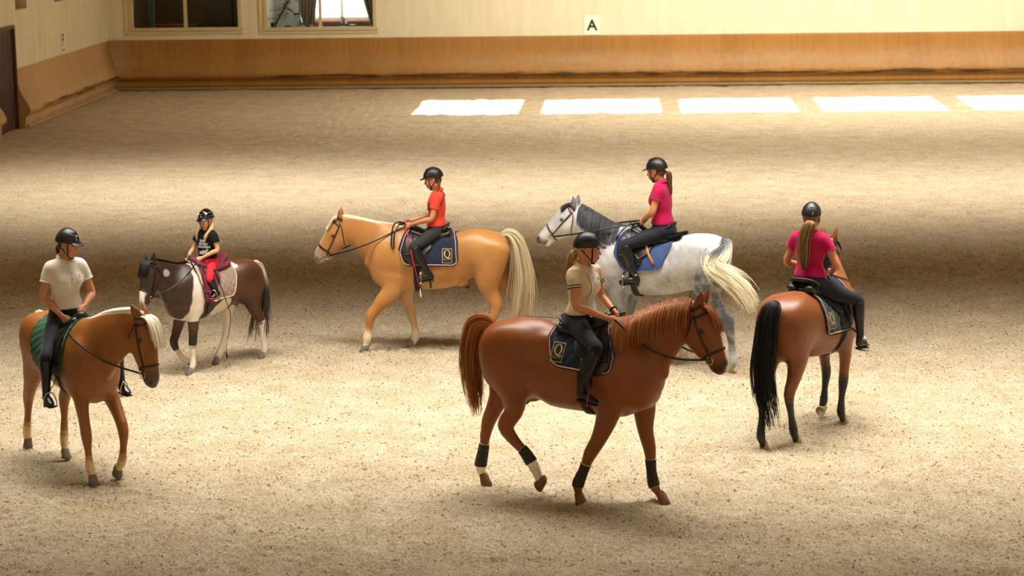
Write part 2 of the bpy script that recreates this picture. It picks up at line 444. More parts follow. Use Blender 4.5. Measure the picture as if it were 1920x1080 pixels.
HORSES = {
 5: dict(root=(-0.101, 19.131), head=-22, S=1.63,
  torso=[(-1.296, 1.360, -1.297, 1.287), (-1.262, 1.460, -1.262, 1.138), (-1.171, 1.544, -1.175, 0.969), (-1.023, 1.588, -1.035, 0.868), (-0.862, 1.614, -0.861, 0.888), (-0.691, 1.602, -0.736, 0.893), (-0.543, 1.550, -0.592, 0.833),
         (-0.354, 1.515, -0.412, 0.815), (-0.176, 1.556, -0.207, 0.808), (-0.025, 1.629, -0.055, 0.797), (0.100, 1.638, 0.061, 0.79), (0.224, 1.557, 0.171, 0.827), (0.362, 1.412, 0.351, 0.919), (0.436, 1.300, 0.435, 1.092)],
  neck=[(0.0, 1.625, 0.37, 1.061), (0.150, 1.665, 0.470, 1.256), (0.299, 1.745, 0.529, 1.364), (0.446, 1.807, 0.590, 1.463), (0.593, 1.849, 0.637, 1.541), (0.704, 1.843, 0.666, 1.608)],
  poll=(0, 0, 0), yaw=0, headp=[(0.780, 1.865, 0.647, 1.691), (0.878, 1.80, 0.632, 1.560), (0.930, 1.702, 0.660, 1.466), (0.968, 1.565, 0.763, 1.363), (1.000, 1.460, 0.836, 1.331), (1.019, 1.383, 0.860, 1.287), (1.005, 1.307, 0.914, 1.254)],
  nf=[(-0.02, -0.165, 1.014, 0.116), (-0.011, -0.167, 0.849, 0.097), (-0.094, -0.164, 0.626, 0.065), (-0.183, -0.161, 0.473, 0.0537), (-0.246, -0.159, 0.321, 0.034), (-0.305, -0.156, 0.179, 0.043), (-0.302, -0.153, 0.096, 0.032), (-0.295, -0.150, 0.04, 0.048)],
  ff=[(0.188, 0.160, 0.962, 0.103), (0.198, 0.159, 0.828, 0.0937), (0.208, 0.157, 0.651, 0.0657), (0.249, 0.156, 0.477, 0.0513), (0.264, 0.154, 0.299, 0.033), (0.289, 0.153, 0.157, 0.042), (0.330, 0.151, 0.093, 0.032), (0.366, 0.150, 0.04, 0.048)],
  nh=[(-1.0, -0.145, 1.266, 0.185), (-0.937, -0.148, 1.029, 0.1417), (-0.92, -0.146, 0.909, 0.1135), (-0.925, -0.143, 0.783, 0.0781), (-1.009, -0.141, 0.638, 0.0665), (-0.923, -0.139, 0.508, 0.0441), (-0.837, -0.137, 0.428, 0.0383), (-0.750, -0.134, 0.309, 0.0464), (-0.706, -0.132, 0.220, 0.0383), (-0.682, -0.130, 0.15, 0.048)],
  fh=[(-1.15, 0.145, 1.12, 0.165), (-1.19, 0.149, 0.875, 0.1), (-1.250, 0.147, 0.728, 0.0721), (-1.316, 0.146, 0.588, 0.0587), (-1.349, 0.145, 0.442, 0.0402), (-1.372, 0.144, 0.310, 0.0379), (-1.401, 0.143, 0.167, 0.0462), (-1.386, 0.141, 0.09, 0.0365), (-1.364, 0.140, 0.04, 0.048)],
  hoofpitch=dict(nh=-55), ear=(.30, .95), ears=1.0),
 3: dict(root=(-2.658, 25.72), head=180, S=1.47,
  torso=[(-1.292, 1.275, -1.290, 1.149), (-1.256, 1.350, -1.245, 0.991), (-1.207, 1.376, -1.174, 0.834), (-1.132, 1.407, -1.092, 0.771), (-0.990, 1.440, -0.967, 0.816), (-0.847, 1.441, -0.837, 0.867), (-0.691, 1.398, -0.686, 0.792), (-0.540, 1.367, -0.529, 0.742),
         (-0.353, 1.348, -0.309, 0.730), (-0.167, 1.395, -0.121, 0.725), (-0.012, 1.471, 0.018, 0.697), (0.112, 1.478, 0.143, 0.713), (0.227, 1.378, 0.235, 0.777), (0.319, 1.189, 0.314, 0.885), (0.353, 1.095, 0.356, 0.981)],
  neck=[(-0.013, 1.467, 0.264, 0.861), (0.081, 1.490, 0.338, 1.031), (0.224, 1.518, 0.415, 1.120), (0.366, 1.552, 0.488, 1.196), (0.522, 1.590, 0.567, 1.279), (0.630, 1.60, 0.617, 1.380)],
  poll=(0, 0, 0), yaw=0, headp=[(0.686, 1.605, 0.600, 1.474), (0.786, 1.539, 0.597, 1.350), (0.852, 1.426, 0.641, 1.246), (0.911, 1.325, 0.736, 1.176), (0.957, 1.243, 0.810, 1.116), (0.990, 1.180, 0.856, 1.066), (1.005, 1.12, 0.919, 1.055)],
  nf=[(0.06, 0.160, 0.900, 0.12), (0.089, 0.158, 0.739, 0.1016), (0.197, 0.155, 0.618, 0.080), (0.268, 0.152, 0.529, 0.0625), (0.333, 0.150, 0.449, 0.0573), (0.362, 0.148, 0.313, 0.0354), (0.384, 0.145, 0.191, 0.0469), (0.399, 0.143, 0.121, 0.0386), (0.410, 0.140, 0.05, 0.048)],
  ff=[(-0.032, -0.160, 0.811, 0.1068), (-0.054, -0.157, 0.639, 0.0789), (-0.082, -0.154, 0.498, 0.0566), (-0.106, -0.151, 0.409, 0.0492), (-0.141, -0.149, 0.262, 0.0347), (-0.158, -0.146, 0.150, 0.0474), (-0.131, -0.143, 0.077, 0.0378), (-0.103, -0.140, 0.04, 0.046)],
  nh=[(-1.107, 0.150, 1.237, 0.18), (-1.061, 0.148, 1.018, 0.165), (-1.039, 0.146, 0.848, 0.13), (-1.068, 0.143, 0.721, 0.0869), (-1.128, 0.141, 0.563, 0.0663), (-1.094, 0.139, 0.423, 0.0415), (-1.074, 0.137, 0.290, 0.0342), (-1.059, 0.134, 0.161, 0.0467), (-1.033, 0.132, 0.091, 0.0374), (-1.013, 0.130, 0.04, 0.048)],
  fh=[(-1.130, -0.150, 1.060, 0.155), (-1.190, -0.147, 0.839, 0.1127), (-1.273, -0.145, 0.686, 0.0815), (-1.366, -0.142, 0.578, 0.0627), (-1.383, -0.140, 0.438, 0.0419), (-1.392, -0.138, 0.310, 0.0345), (-1.397, -0.135, 0.178, 0.0471), (-1.371, -0.133, 0.098, 0.0377), (-1.350, -0.130, 0.04, 0.048)],
  hoofpitch=dict(nf=12), ear=(-.1, 1.0), ears=.85, crest='dcc8a0'),
 4: dict(root=(-0.006, 24.994), head=160, S=1.57,
  torso=[(-1.198, 1.323, -1.187, 1.173), (-1.174, 1.400, -1.162, 1.021), (-1.112, 1.457, -1.101, 0.879), (-0.938, 1.514, -0.946, 0.847), (-0.814, 1.526, -0.789, 0.887), (-0.664, 1.489, -0.651, 0.855), (-0.513, 1.439, -0.487, 0.821), (-0.349, 1.440, -0.316, 0.805), (-0.191, 1.490, -0.144, 0.801),
         (-0.064, 1.541, -0.015, 0.791), (0.077, 1.562, 0.100, 0.784), (0.193, 1.496, 0.184, 0.804), (0.290, 1.369, 0.280, 0.909), (0.356, 1.212, 0.351, 1.041)],
  neck=[(0.04, 1.555, 0.29, 0.989), (0.163, 1.591, 0.363, 1.126), (0.300, 1.655, 0.440, 1.257), (0.430, 1.722, 0.523, 1.376), (0.545, 1.778, 0.581, 1.496)],
  poll=(0, 0, 0), yaw=0, headp=[(0.615, 1.80, 0.560, 1.634), (0.711, 1.795, 0.575, 1.530), (0.839, 1.705, 0.653, 1.443), (0.926, 1.603, 0.757, 1.408), (1.006, 1.519, 0.856, 1.383), (1.073, 1.442, 0.95, 1.360), (1.095, 1.390, 1.022, 1.335)],
  nf=[(0.040, 0.160, 1.072, 0.1260), (0.042, 0.158, 0.858, 0.1082), (0.035, 0.155, 0.734, 0.0852), (0.02, 0.152, 0.613, 0.0622), (0.0, 0.150, 0.463, 0.0542), (-0.01, 0.148, 0.312, 0.0352), (-0.015, 0.145, 0.157, 0.0463), (0.012, 0.143, 0.088, 0.0372), (0.04, 0.140, 0.04, 0.048)],
  ff=[(0.029, -0.160, 0.958, 0.1032), (-0.010, -0.157, 0.775, 0.0729), (0.015, -0.154, 0.641, 0.0568), (0.044, -0.151, 0.495, 0.0518), (-0.034, -0.149, 0.345, 0.0335), (-0.096, -0.146, 0.225, 0.0426), (-0.133, -0.143, 0.165, 0.0365), (-0.163, -0.140, 0.115, 0.048)],
  nh=[(-1.0, 0.150, 1.310, 0.19), (-0.973, 0.148, 1.066, 0.165), (-1.014, 0.146, 0.900, 0.1260), (-1.085, 0.144, 0.783, 0.0828), (-1.171, 0.142, 0.655, 0.0709), (-1.239, 0.140, 0.557, 0.0660), (-1.270, 0.138, 0.414, 0.0423), (-1.288, 0.136, 0.270, 0.0375), (-1.300, 0.134, 0.131, 0.0483), (-1.275, 0.132, 0.072, 0.0395), (-1.253, 0.130, 0.04, 0.048)],
  fh=[(-0.93, -0.150, 1.153, 0.155), (-0.816, -0.147, 0.885, 0.1019), (-0.773, -0.144, 0.700, 0.0781), (-0.775, -0.141, 0.536, 0.0602), (-0.718, -0.139, 0.361, 0.0372), (-0.681, -0.136, 0.234, 0.0452), (-0.648, -0.133, 0.170, 0.0373), (-0.621, -0.130, 0.119, 0.048)],
  hoofpitch=dict(ff=-60, fh=-35), ear=(-.12, 1.0), ears=.85, earcol='6e6e74'),
 2: dict(root=(-4.916, 24.633), head=230, S=1.22, torso=tpl(1.22, 1.04),
  neck=[(0, 1.215, .22, .66), (.13, 1.235, .30, .79), (.27, 1.27, .34, .89), (.40, 1.31, .40, .98), (.49, 1.335, .45, 1.06)],
  poll=(.53, 0, 0), yaw=10, headp=[(.03, 1.36, -.04, 1.24), (.105, 1.325, -.085, 1.16), (.165, 1.23, -.08, 1.075), (.195, 1.10, -.035, .99), (.215, 1.01, .02, .92), (.225, .94, .07, .88), (.205, .885, .14, .86)],
  nf=[(.06, .12, .72, .082), (.08, .12, .57, .062), (.09, .12, .44, .047), (.10, .12, .34, .043), (.10, .12, .20, .027), (.11, .12, .10, .034), (.135, .12, .06, .029), (.155, .12, .03, .035)],
  ff=[(.05, -.12, .70, .08), (.10, -.12, .54, .062), (.15, -.12, .42, .047), (.18, -.12, .335, .043), (.12, -.12, .21, .028), (.04, -.12, .12, .034), (-.02, -.12, .09, .028), (-.06, -.12, .06, .035)],
  nh=[(-.80, .10, .92, .14), (-.80, .11, .73, .11), (-.85, .11, .57, .068), (-.93, .11, .44, .047), (-.945, .11, .28, .030), (-.96, .11, .12, .037), (-.94, .11, .065, .03), (-.92, .11, .035, .036)],
  fh=[(-.77, -.10, .88, .14), (-.66, -.11, .68, .09), (-.62, -.11, .53, .06), (-.60, -.11, .42, .045), (-.54, -.11, .26, .03), (-.47, -.11, .12, .036), (-.44, -.11, .065, .03), (-.42, -.11, .035, .036)],
  hoofpitch=dict(ff=-70), ear=(-.05, 1.0), ears=.95, earcol='120e0e'),
 1: dict(root=(-4.997, 20.057), head=-53, S=1.48, torso=tpl(1.48, .97),
  neck=[(-.02, 1.465, .34, .92), (.16, 1.515, .45, 1.06), (.34, 1.585, .53, 1.17), (.48, 1.62, .56, 1.26), (.60, 1.635, .58, 1.35), (.67, 1.61, .61, 1.42)],
  necky=[0, .02, .07, .14, .20, .24], poll=(.67, .25, 0), yaw=28,
  headp=[(.03, 1.64, -.07, 1.50), (.105, 1.575, -.12, 1.40), (.145, 1.47, -.12, 1.31), (.155, 1.34, -.09, 1.20), (.165, 1.20, -.04, 1.11), (.174, 1.09, -.01, 1.035), (.172, 1.03, .01, 1.0), (.15, .985, .06, .965)],
  nf=[(.13, -.15, .86, .09), (.17, -.15, .74, .074), (.20, -.145, .60, .056), (.23, -.14, .44, .052), (.24, -.135, .29, .034), (.25, -.13, .15, .044), (.285, -.13, .09, .037), (.31, -.13, .04, .045)],
  ff=[(.10, .15, .84, .09), (.18, .155, .74, .08), (.30, .155, .62, .060), (.40, .15, .49, .052), (.385, .15, .33, .034), (.35, .148, .20, .044), (.28, .146, .13, .038), (.24, .145, .08, .045)],
  nh=[(-.88, -.12, 1.08, .17), (-.99, -.13, .87, .125), (-1.09, -.13, .70, .075), (-1.19, -.12, .56, .056), (-1.24, -.115, .38, .037), (-1.30, -.11, .20, .045), (-1.32, -.105, .13, .038), (-1.32, -.10, .07, .045)],
  fh=[(-.88, .12, 1.08, .17), (-.80, .13, .86, .12), (-.80, .12, .70, .072), (-.86, .11, .56, .056), (-.83, .09, .40, .037), (-.81, .07, .2, .045), (-.785, .06, .12, .038), (-.76, .055, .05, .045)],
  hoofpitch=dict(ff=-35, nh=-30), ear=(-.45, .85), ears=1.0, crest='dccfae'),
 6: dict(root=(2.007, 22.064), head=58, S=1.50, torso=tpl(1.50, 1.0),
  neck=[(-.02, 1.485, .35, .94), (.16, 1.56, .46, 1.12), (.32, 1.64, .53, 1.25), (.46, 1.71, .58, 1.37), (.56, 1.76, .60, 1.48)], necky=[0, .04, .13, .22, .30], poll=(.60, .33, 1.70), yaw=0, headp='tpl',
  nf=[(.05, -.15, .85, .09), (.07, -.15, .72, .070), (.05, -.15, .57, .052), (.03, -.15, .44, .050), (.0, -.15, .29, .034), (-.005, -.145, .155, .045), (.03, -.14, .09, .038), (.07, -.14, .04, .048)],
  ff=[(.15, .15, .82, .085), (.19, .15, .70, .068), (.22, .15, .57, .052), (.25, .15, .46, .049), (.22, .15, .31, .034), (.19, .145, .19, .044), (.155, .14, .15, .037), (.14, .14, .11, .045)],
  nh=[(-.90, -.13, 1.12, .17), (-.93, -.14, .88, .125), (-1.0, -.14, .68, .074), (-1.10, -.14, .53, .054), (-1.06, -.14, .34, .035), (-1.0, -.135, .17, .045), (-.96, -.13, .10, .038), (-.92, -.13, .05, .048)],
  fh=[(-.92, .12, 1.1, .17), (-1.0, .13, .86, .125), (-1.1, .12, .66, .074), (-1.22, .09, .52, .054), (-1.27, .06, .34, .035), (-1.33, .04, .16, .045), (-1.32, .03, .10, .038), (-1.29, .03, .05, .048)],
  hoofpitch=dict(ff=-85, nh=0), ear=(.1, 1.0), ears=1.0),
}
class Horse: pass
def smooth01(x, a, b):
    t = np.clip((x - a) / (b - a), 0, 1); return t * t * (3 - 2 * t)
def build_horse(n, name, label, coatfn, male=False, vox=.0115):
    d = HORSES[n]; H = Horse(); H.n = n; H.d = d; S = d['S']; H.S = S; k = S / 1.6
    root = empty(name, (d['root'][0], d['root'][1], 0), radians(d['head']), label, 'horse'); H.root = root
    g = Grid((-1.65, -.50, -.03), (1.30, .62, 2.15), vox)
    # torso
    rows = []
    for xt, zt, xb, zb in d['torso']:
        x = (xt + xb) / 2; w = np.interp(x / S, WX, WW) * S
        rows.append((x, 0, (zt + zb) / 2, max(.02, abs(zt - zb) / 2), w))
    H.torso = np.array(rows)
    g.hull([(a, b) for a, b, c, e in d['torso']], [(c, e) for a, b, c, e in d['torso']], np.array(WX) * S * (rows[0][0] / (-.80 * S)), np.array(WW) * S)
    # neck
    ny = d.get('necky', [0] * len(d['neck'])); nr = d['neck']; C = [np.array([(a + c) / 2, y, (b + e) / 2]) for (a, b, c, e), y in zip(nr, ny)]
    nw = np.interp(np.linspace(0, 1, len(nr)), [0, .2, .4, .6, .8, 1], [.13, .105, .082, .070, .064, .062]) * k
    st = []
    for i, (a, b, c, e) in enumerate(nr):
        ax = nrm(C[min(i + 1, len(C) - 1)] - C[max(0, i - 1)]); p = np.array([a - c, 0, b - e]); h = np.linalg.norm(p) / 2
        sn = sqrt(max(.1, 1 - (nrm(p) @ ax) ** 2)); st.append((*C[i], h * sn, nw[i]))
    pa = radians(d['yaw']); fw = np.array([cos(pa), sin(pa), 0]); L1 = np.array([-sin(pa), cos(pa), 0]); H.L = L1
    g.chain(st, L=[(0, 1, 0), tuple(L1)], k=.09, sub=8, ki=.02); H.neck = np.array(st)
    # narrow crest
    cre = [(a * .93 + c * .07, y, b * .93 + e * .07, .03 * k + .008, .026 * k) for (a, b, c, e), y in zip(nr, ny)]
    g.chain(cre, k=.05)
    # head
    hp = d['headp']; P0 = d['poll']
    if hp == 'tpl': hp = [(a * k, P0[2] + b * k, c * k, P0[2] + e * k) for a, b, c, e in HEAD]
    hw = np.interp(np.linspace(0, 1, len(hp)), [0, .17, .36, .55, .75, .9, 1], [.068, .098, .094, .068, .056, .060, .045]) * k
    hs = []; HC = []
    for i, (a, b, c, e) in enumerate(hp):
        m = np.array([P0[0], P0[1], 0]) + fw * ((a + c) / 2); m[2] = (b + e) / 2; HC.append(m)
    for i, (a, b, c, e) in enumerate(hp):
        ax = nrm(HC[min(i + 1, len(hp) - 1)] - HC[max(0, i - 1)]); p = fw * (a - c); p[2] = b - e; h = np.linalg.norm(p) / 2
        sn = sqrt(max(.1, 1 - (nrm(p) @ ax) ** 2)); hs.append((*HC[i], h * sn, hw[i]))
    H.hs = np.array(hs); g.chain(hs, L=L1, k=.045, sub=3)
    H.hax = nrm(H.hs[-1, :3] - H.hs[0, :3]); ha = H.hax; H.hn = np.cross(L1, ha); H.hn = H.hn if H.hn @ (fw + np.array([0, 0, .3])) > 0 else -H.hn
    hl = np.linalg.norm(H.hs[-1, :3] - H.hs[0, :3]); H.hl = hl
    def hpt(t, u, l):   # point on the head: t along 0..1, u towards the forehead, l lateral (metres)
        t = t * (len(hs) - 1); i = min(int(t), len(hs) - 2); f = t - i; q = H.hs[i] * (1 - f) + H.hs[i + 1] * f
        return q[:3] + H.hn * u + L1 * l
    H.hpt = hpt
    R = np.stack([ha, L1, H.hn], 1)
    for sg in (1, -1):
        g.ell(hpt(.30, -.045 * k, sg * .052 * k), (.095 * k, .040 * k, .088 * k), R, k=.03)       # cheek
        g.ell(hpt(.30, .062 * k, sg * .068 * k), (.050 * k, .024 * k, .026 * k), R, k=.03)        # brow
        g.ell(hpt(.52, .02 * k, sg * .050 * k), (.11 * k, .014 * k, .014 * k), R, k=.02)         # facial crest
        g.ell(hpt(.93, .020 * k, sg * .040 * k), (.030 * k, .022 * k, .026 * k), R, k=.02)        # nostril flare
        g.ell(hpt(.95, .022 * k, sg * .064 * k), (.020 * k, .016 * k, .013 * k), R, k=.006, carve=True)
    g.ell(hpt(.97, -.012, 0), (.035 * k, .045 * k, .040 * k), R, k=.02)
    if n == 4:   # open mouth: the lower jaw hangs away from the upper one
        a = hpt(.62, -.055, 0); b = hpt(.95, -.105, 0)
        g.chain([(*a, .03, .035), (*((a + b) / 2 - H.hn * .008), .024, .032), (*b, .026, .03)], L=L1, k=.02)
        g.chain([(*hpt(.80, -.052, 0), .006, .06), (*hpt(1.06, -.066, 0), .020, .07)], L=L1, k=.008, carve=True)
    else:
        g.ell(hpt(.90, -.050 * k, 0), (.035 * k, .034 * k, .024 * k), R, k=.02)                       # chin
        g.chain([(*hpt(.80, -.030 * k, 0), .003, .07), (*hpt(1.02, -.022 * k, 0), .004, .07)], L=L1, k=.006, carve=True)
    # ears
    ed = fw * d['ear'][0] + np.array([0, 0, d['ear'][1]]); ed = nrm(ed); es = d['ears'] * k * 1.18; H.ears = []
    for sg in (1, -1):
        b = hpt(.02, .055 * k, sg * .052 * k); dd = nrm(ed + L1 * sg * .22); t = b + dd * .165 * es
        o = nrm(fw * .7 + L1 * sg * .75); l = np.cross(dd, o)
        g.chain([(*(b - dd * .02), .028 * es, .030 * es), (*(b + dd * .05 * es), .024 * es, .042 * es), (*(b + dd * .10 * es), .018 * es, .034 * es), (*t, .004, .005)], L=l, k=.02)
        g.chain([(*(b + o * .026 * es + dd * .02), .008 * es, .012 * es), (*(b + dd * .07 * es + o * .022 * es), .010 * es, .020 * es), (*(b + dd * .125 * es + o * .014 * es), .006 * es, .008 * es)], L=l, k=.006, carve=True)
        H.ears.append((b, dd, t))
    # muscles
    for sg in (1, -1):
        g.ell((.10 * k, sg * .150 * k, .73 * S), (.17 * k, .085 * k, .27 * k), R=np.array([[.93, 0, .37], [0, 1, 0], [-.37, 0, .93]]), k=.09)
        g.ell((.24 * k, sg * .10 * k, .635 * S), (.10 * k, .085 * k, .13 * k), k=.08)
        g.ell((-.95 * k, sg * .155 * k, .83 * S), (.25 * k, .12 * k, .20 * k), k=.09)
        g.ell((-1.08 * k, sg * .12 * k, .74 * S), (.13 * k, .10 * k, .19 * k), k=.08)
        g.ell((.0, sg * .165 * k, .60 * S), (.12 * k, .055 * k, .11 * k), k=.06)                   # triceps
        g.ell((-.60 * k, sg * .150 * k, .885 * S), (.055 * k, .035 * k, .045 * k), k=.06)          # point of the hip
    if n == 6: g.chain([(-1.02, 0, 1.475, .004, .004), (-.85, 0, 1.478, .005, .005), (-.62, 0, 1.462, .004, .004)], k=.035, carve=True)
    # legs
    H.legs = {}
    for key in ('nf', 'ff', 'nh', 'fh'):
        L = np.array(d[key], float); ht = key[1] == 'h'; m = len(L)
        f = np.interp(np.arange(m), [0, 1, 2, m - 4, m - 3, m - 2, m - 1], [.62, .75, .8, .72, .82, .85, .9]) if m > 6 else np.full(m, .8)
        f[m - 5] = .86
        r_up = np.interp(np.arange(m), [0, m - 5, m - 4], [1.06, 1.06, 1.02]); L[-1, 3] *= .70; L[-2, 3] *= .90; st = [(x, y, z, r * u_, max(r * q, .022 * k)) for (x, y, z, r), q, u_ in zip(L, f, r_up)]
        if L[0, 1] > 0: pass
        # start of the upper leg a little inside the trunk
        g.chain(st, L=(0, 1, 0), k=.055, sub=3, grow=.0045)
        if ht:   # hock point
            j = m - 5 if m < 10 else m - 6
            a = L[j]; bk = nrm(np.array([-1, 0, .5])); p = a[:3] + bk * a[3] * .55
            p = a[:3] + bk * a[3] * .80; g.ell(p, (.020 * k, .018 * k, .034 * k), k=.025)
        H.legs[key] = L
    if male:
        g.ell((-.80 * k, 0, .55 * S), (.09, .04, .05), k=.05); g.chain([(-.82 * k, 0, .55 * S, .035, .032), (-.86 * k, 0, .515 * S, .030, .028)], k=.02)
    V, F = g.mesh(); del g
    # markings
    col = np.zeros((len(V), 3)); info = {}
    dl = {}
    for key, L in H.legs.items():
        P = cr(L[:, :3], 4); acc = np.concatenate([[0], np.cumsum(np.linalg.norm(np.diff(P, axis=0), axis=1))]); acc = acc[-1] - acc
        D = np.full(len(V), 9.0); A = np.zeros(len(V))
        for p, a in zip(P, acc):
            q = np.linalg.norm(V - p, axis=1); mm = q < D; D[mm] = q[mm]; A[mm] = a
        dl[key] = (D, A)
    hd = V - H.hs[0, :3]; ht_ = (hd @ ha) / hl; hn_ = hd @ H.hn; hlat = hd @ L1
    ishead = (np.linalg.norm(V - (H.hs[0, :3] + H.hs[-1, :3]) / 2, axis=1) < hl * .75) & (V[:, 0] > C[-1][0] - .35 * k)
    info.update(V=V, legs=dl, ht=ht_, hn=hn_, hl=hlat, ishead=ishead, S=S, k=k, H=H)
    col = coatfn(info)
    if male: col = mixc(col, C_('1d1512'), np.clip(1.6 - np.linalg.norm((V - np.array([-.86 * k, 0, .505 * S])) * np.array([1, .8, 1]), axis=1) / .05, 0, 1))
    for sg in (1, -1):
        col = mixc(col, C_('150d0b'), np.clip(1.35 - np.linalg.norm(V - hpt(.95, .022 * k, sg * .060 * k), axis=1) / (.022 * k), 0, 1) * .9)
        col = mixc(col, C_('1c120d'), np.clip(1.5 - np.linalg.norm(V - hpt(.30, .040 * k, sg * .095 * k), axis=1) / (.026 * k), 0, 1) * .75)
    if 'earcol' in d:
        for b_, dd_, t_ in H.ears: col = mixc(col, C_(d['earcol']), (1 - smooth01(np.linalg.norm(V - (b_ + t_) / 2, axis=1), .07 * k, .11 * k)) * .8)
    if 'crest' in d:
        Cr = cr([(a, y, b) for (a, b, c, e), y in zip(nr, ny)], 8); D = np.full(len(V), 9.0)
        for q in Cr: D = np.minimum(D, np.linalg.norm(V - q, axis=1))
        col = mixc(col, C_(d['crest']), 1 - smooth01(D, .034 * k, .046 * k))
    H.V, H.F = V, F; H.bvh = bvh_of(V, F)
    H.body = mk('body', V, F, M['coat'], root, col)
    # eyes
    for sg in (1, -1):
        c = hpt(.30, .040 * k, sg * .04 * k); p, nn = cast(H.bvh, c, L1 * sg, -.013 * k)
        if p is None: continue
        b = MB(); b.add(*sphere(p, .020 * k, 12, 8, None)); b.obj('eye', 'eye', root)
    # hooves
    for key in ('nf', 'ff', 'nh', 'fh'):
        L = H.legs[key]; p = L[-1, :3]; pit = radians(d.get('hoofpitch', {}).get(key, 0)); r = .058 * k * (.95 if key[1] == 'h' else 1)
        fwd = np.array([cos(pit), 0, sin(pit)]); up = np.array([-sin(pit), 0, cos(pit)])
        V2 = []; NN = 18
        for (hh, rr, ox) in ((.066 * k, .50, -.016), (.054 * k, .68, -.013), (.045 * k, .80, -.010), (.0, .92, .004), (-.040 * k, 1.06, .016), (-.044 * k, 1.02, .016)):
            for q in range(NN):
                a = 2 * pi * q / NN; cx = cos(a); cx = cx * (1.0 if cx > 0 else .80)
                V2.append(p + fwd * (cx * r * rr + ox * k) + np.array([0, 1, 0]) * sin(a) * r * rr * .92 + up * hh)
        Fh = [(i * NN + q, i * NN + (q + 1) % NN, (i + 1) * NN + (q + 1) % NN, (i + 1) * NN + q) for i in range(5) for q in range(NN)]
        Fh += [tuple(range(NN)), tuple(5 * NN + q for q in range(NN))[::-1]]
        mk('hoof', V2, Fh, M[{5: 'hoofbrown', 4: 'hoofpale', 6: 'hoofpale'}.get(n, 'hoof')], root)
    return H

C_ = lambda h: np.array(hexc(h))
def mixc(a, b, t): t = np.asarray(t)[..., None]; return a * (1 - t) + b * t
def vnoise(P, sc, seed=0):
    """smooth pseudo noise from a few sines"""
    r = np.random.RandomState(seed); o = np.zeros(len(P))
    for i in range(9):
        d = r.normal(size=3); d /= np.linalg.norm(d); f = sc * r.uniform(.6, 1.7); o += np.sin(P @ d * f * 6.28 + r.uniform(0, 6.28))
    return o / 4.0
def coat_palomino(base, dark, sock, blaze=True, muzzle='8d8078', socks=('nf', 'ff', 'nh', 'fh'), sockh=.26, lighten=.35):
    def f(i):
        V = i['V']; k = i['k']; c = np.tile(C_(base), (len(V), 1))
        c = mixc(c, C_(dark), np.clip(.35 + .5 * vnoise(V, 1.6, 3), 0, 1) * .5)
        S = i['S']; zz = V[:, 2] / S
        c = mixc(c, C_(sock), (1 - smooth01(zz, .46, .60)) * (1 - smooth01(np.abs(V[:, 0] + .40), .25, .5)) * lighten)
        for q in socks:
            D, A = i['legs'][q]; m = (1 - smooth01(D, .11 * k, .17 * k)) * (1 - smooth01(A + .02 * vnoise(V, 9, 4), (sockh - .10) * k, (sockh + .03) * k)); c = mixc(c, C_(sock), m)
        h = i['ishead']
        c = mixc(c, C_(muzzle), h * smooth01(i['ht'], .74, .88) * .9)
        if blaze:
            w = .022 * k + .006 * vnoise(V, 8, 2); m = h * (i['hn'] > .0) * (1 - smooth01(np.abs(i['hl']), w, w + .008)) * smooth01(i['ht'], .05, .2) * (1 - smooth01(i['ht'], .9, 1.0)) * (i['hn'] > .03 * k)
            c = mixc(c, C_('e6dccb'), m)
        return c
    return f
def coat_bay(base, leg, socks=(), sockh=.2, blaze=True, legh=.62, muzzle='2a1a14'):
    def f(i):
        V = i['V']; k = i['k']; c = np.tile(C_(base), (len(V), 1)); c = mixc(c, C_(base) * .72, np.clip(.3 + .6 * vnoise(V, 1.5, 7), 0, 1) * .5)
        for q in ('nf', 'ff', 'nh', 'fh'):
            D, A = i['legs'][q]; near = 1 - smooth01(D, .11 * k, .19 * k)
            if leg: c = mixc(c, C_(leg), near * (1 - smooth01(A + .03 * vnoise(V, 5, 4), (legh - .16) * k, legh * k)))
            if q in socks: c = mixc(c, C_('e2d5c2'), near * (1 - smooth01(A + .02 * vnoise(V, 9, 4), (sockh - .03) * k, (sockh + .03) * k)))
        h = i['ishead']; c = mixc(c, C_(muzzle), h * smooth01(i['ht'], .80, .95) * .7)
        if blaze:
            w = .016 * k; m = h * (i['hn'] > .03 * k) * (1 - smooth01(np.abs(i['hl']), w, w + .008)) * smooth01(i['ht'], .1, .25) * (1 - smooth01(i['ht'], .85, .95)); c = mixc(c, C_('e6dccb'), m)
        return c
    return f
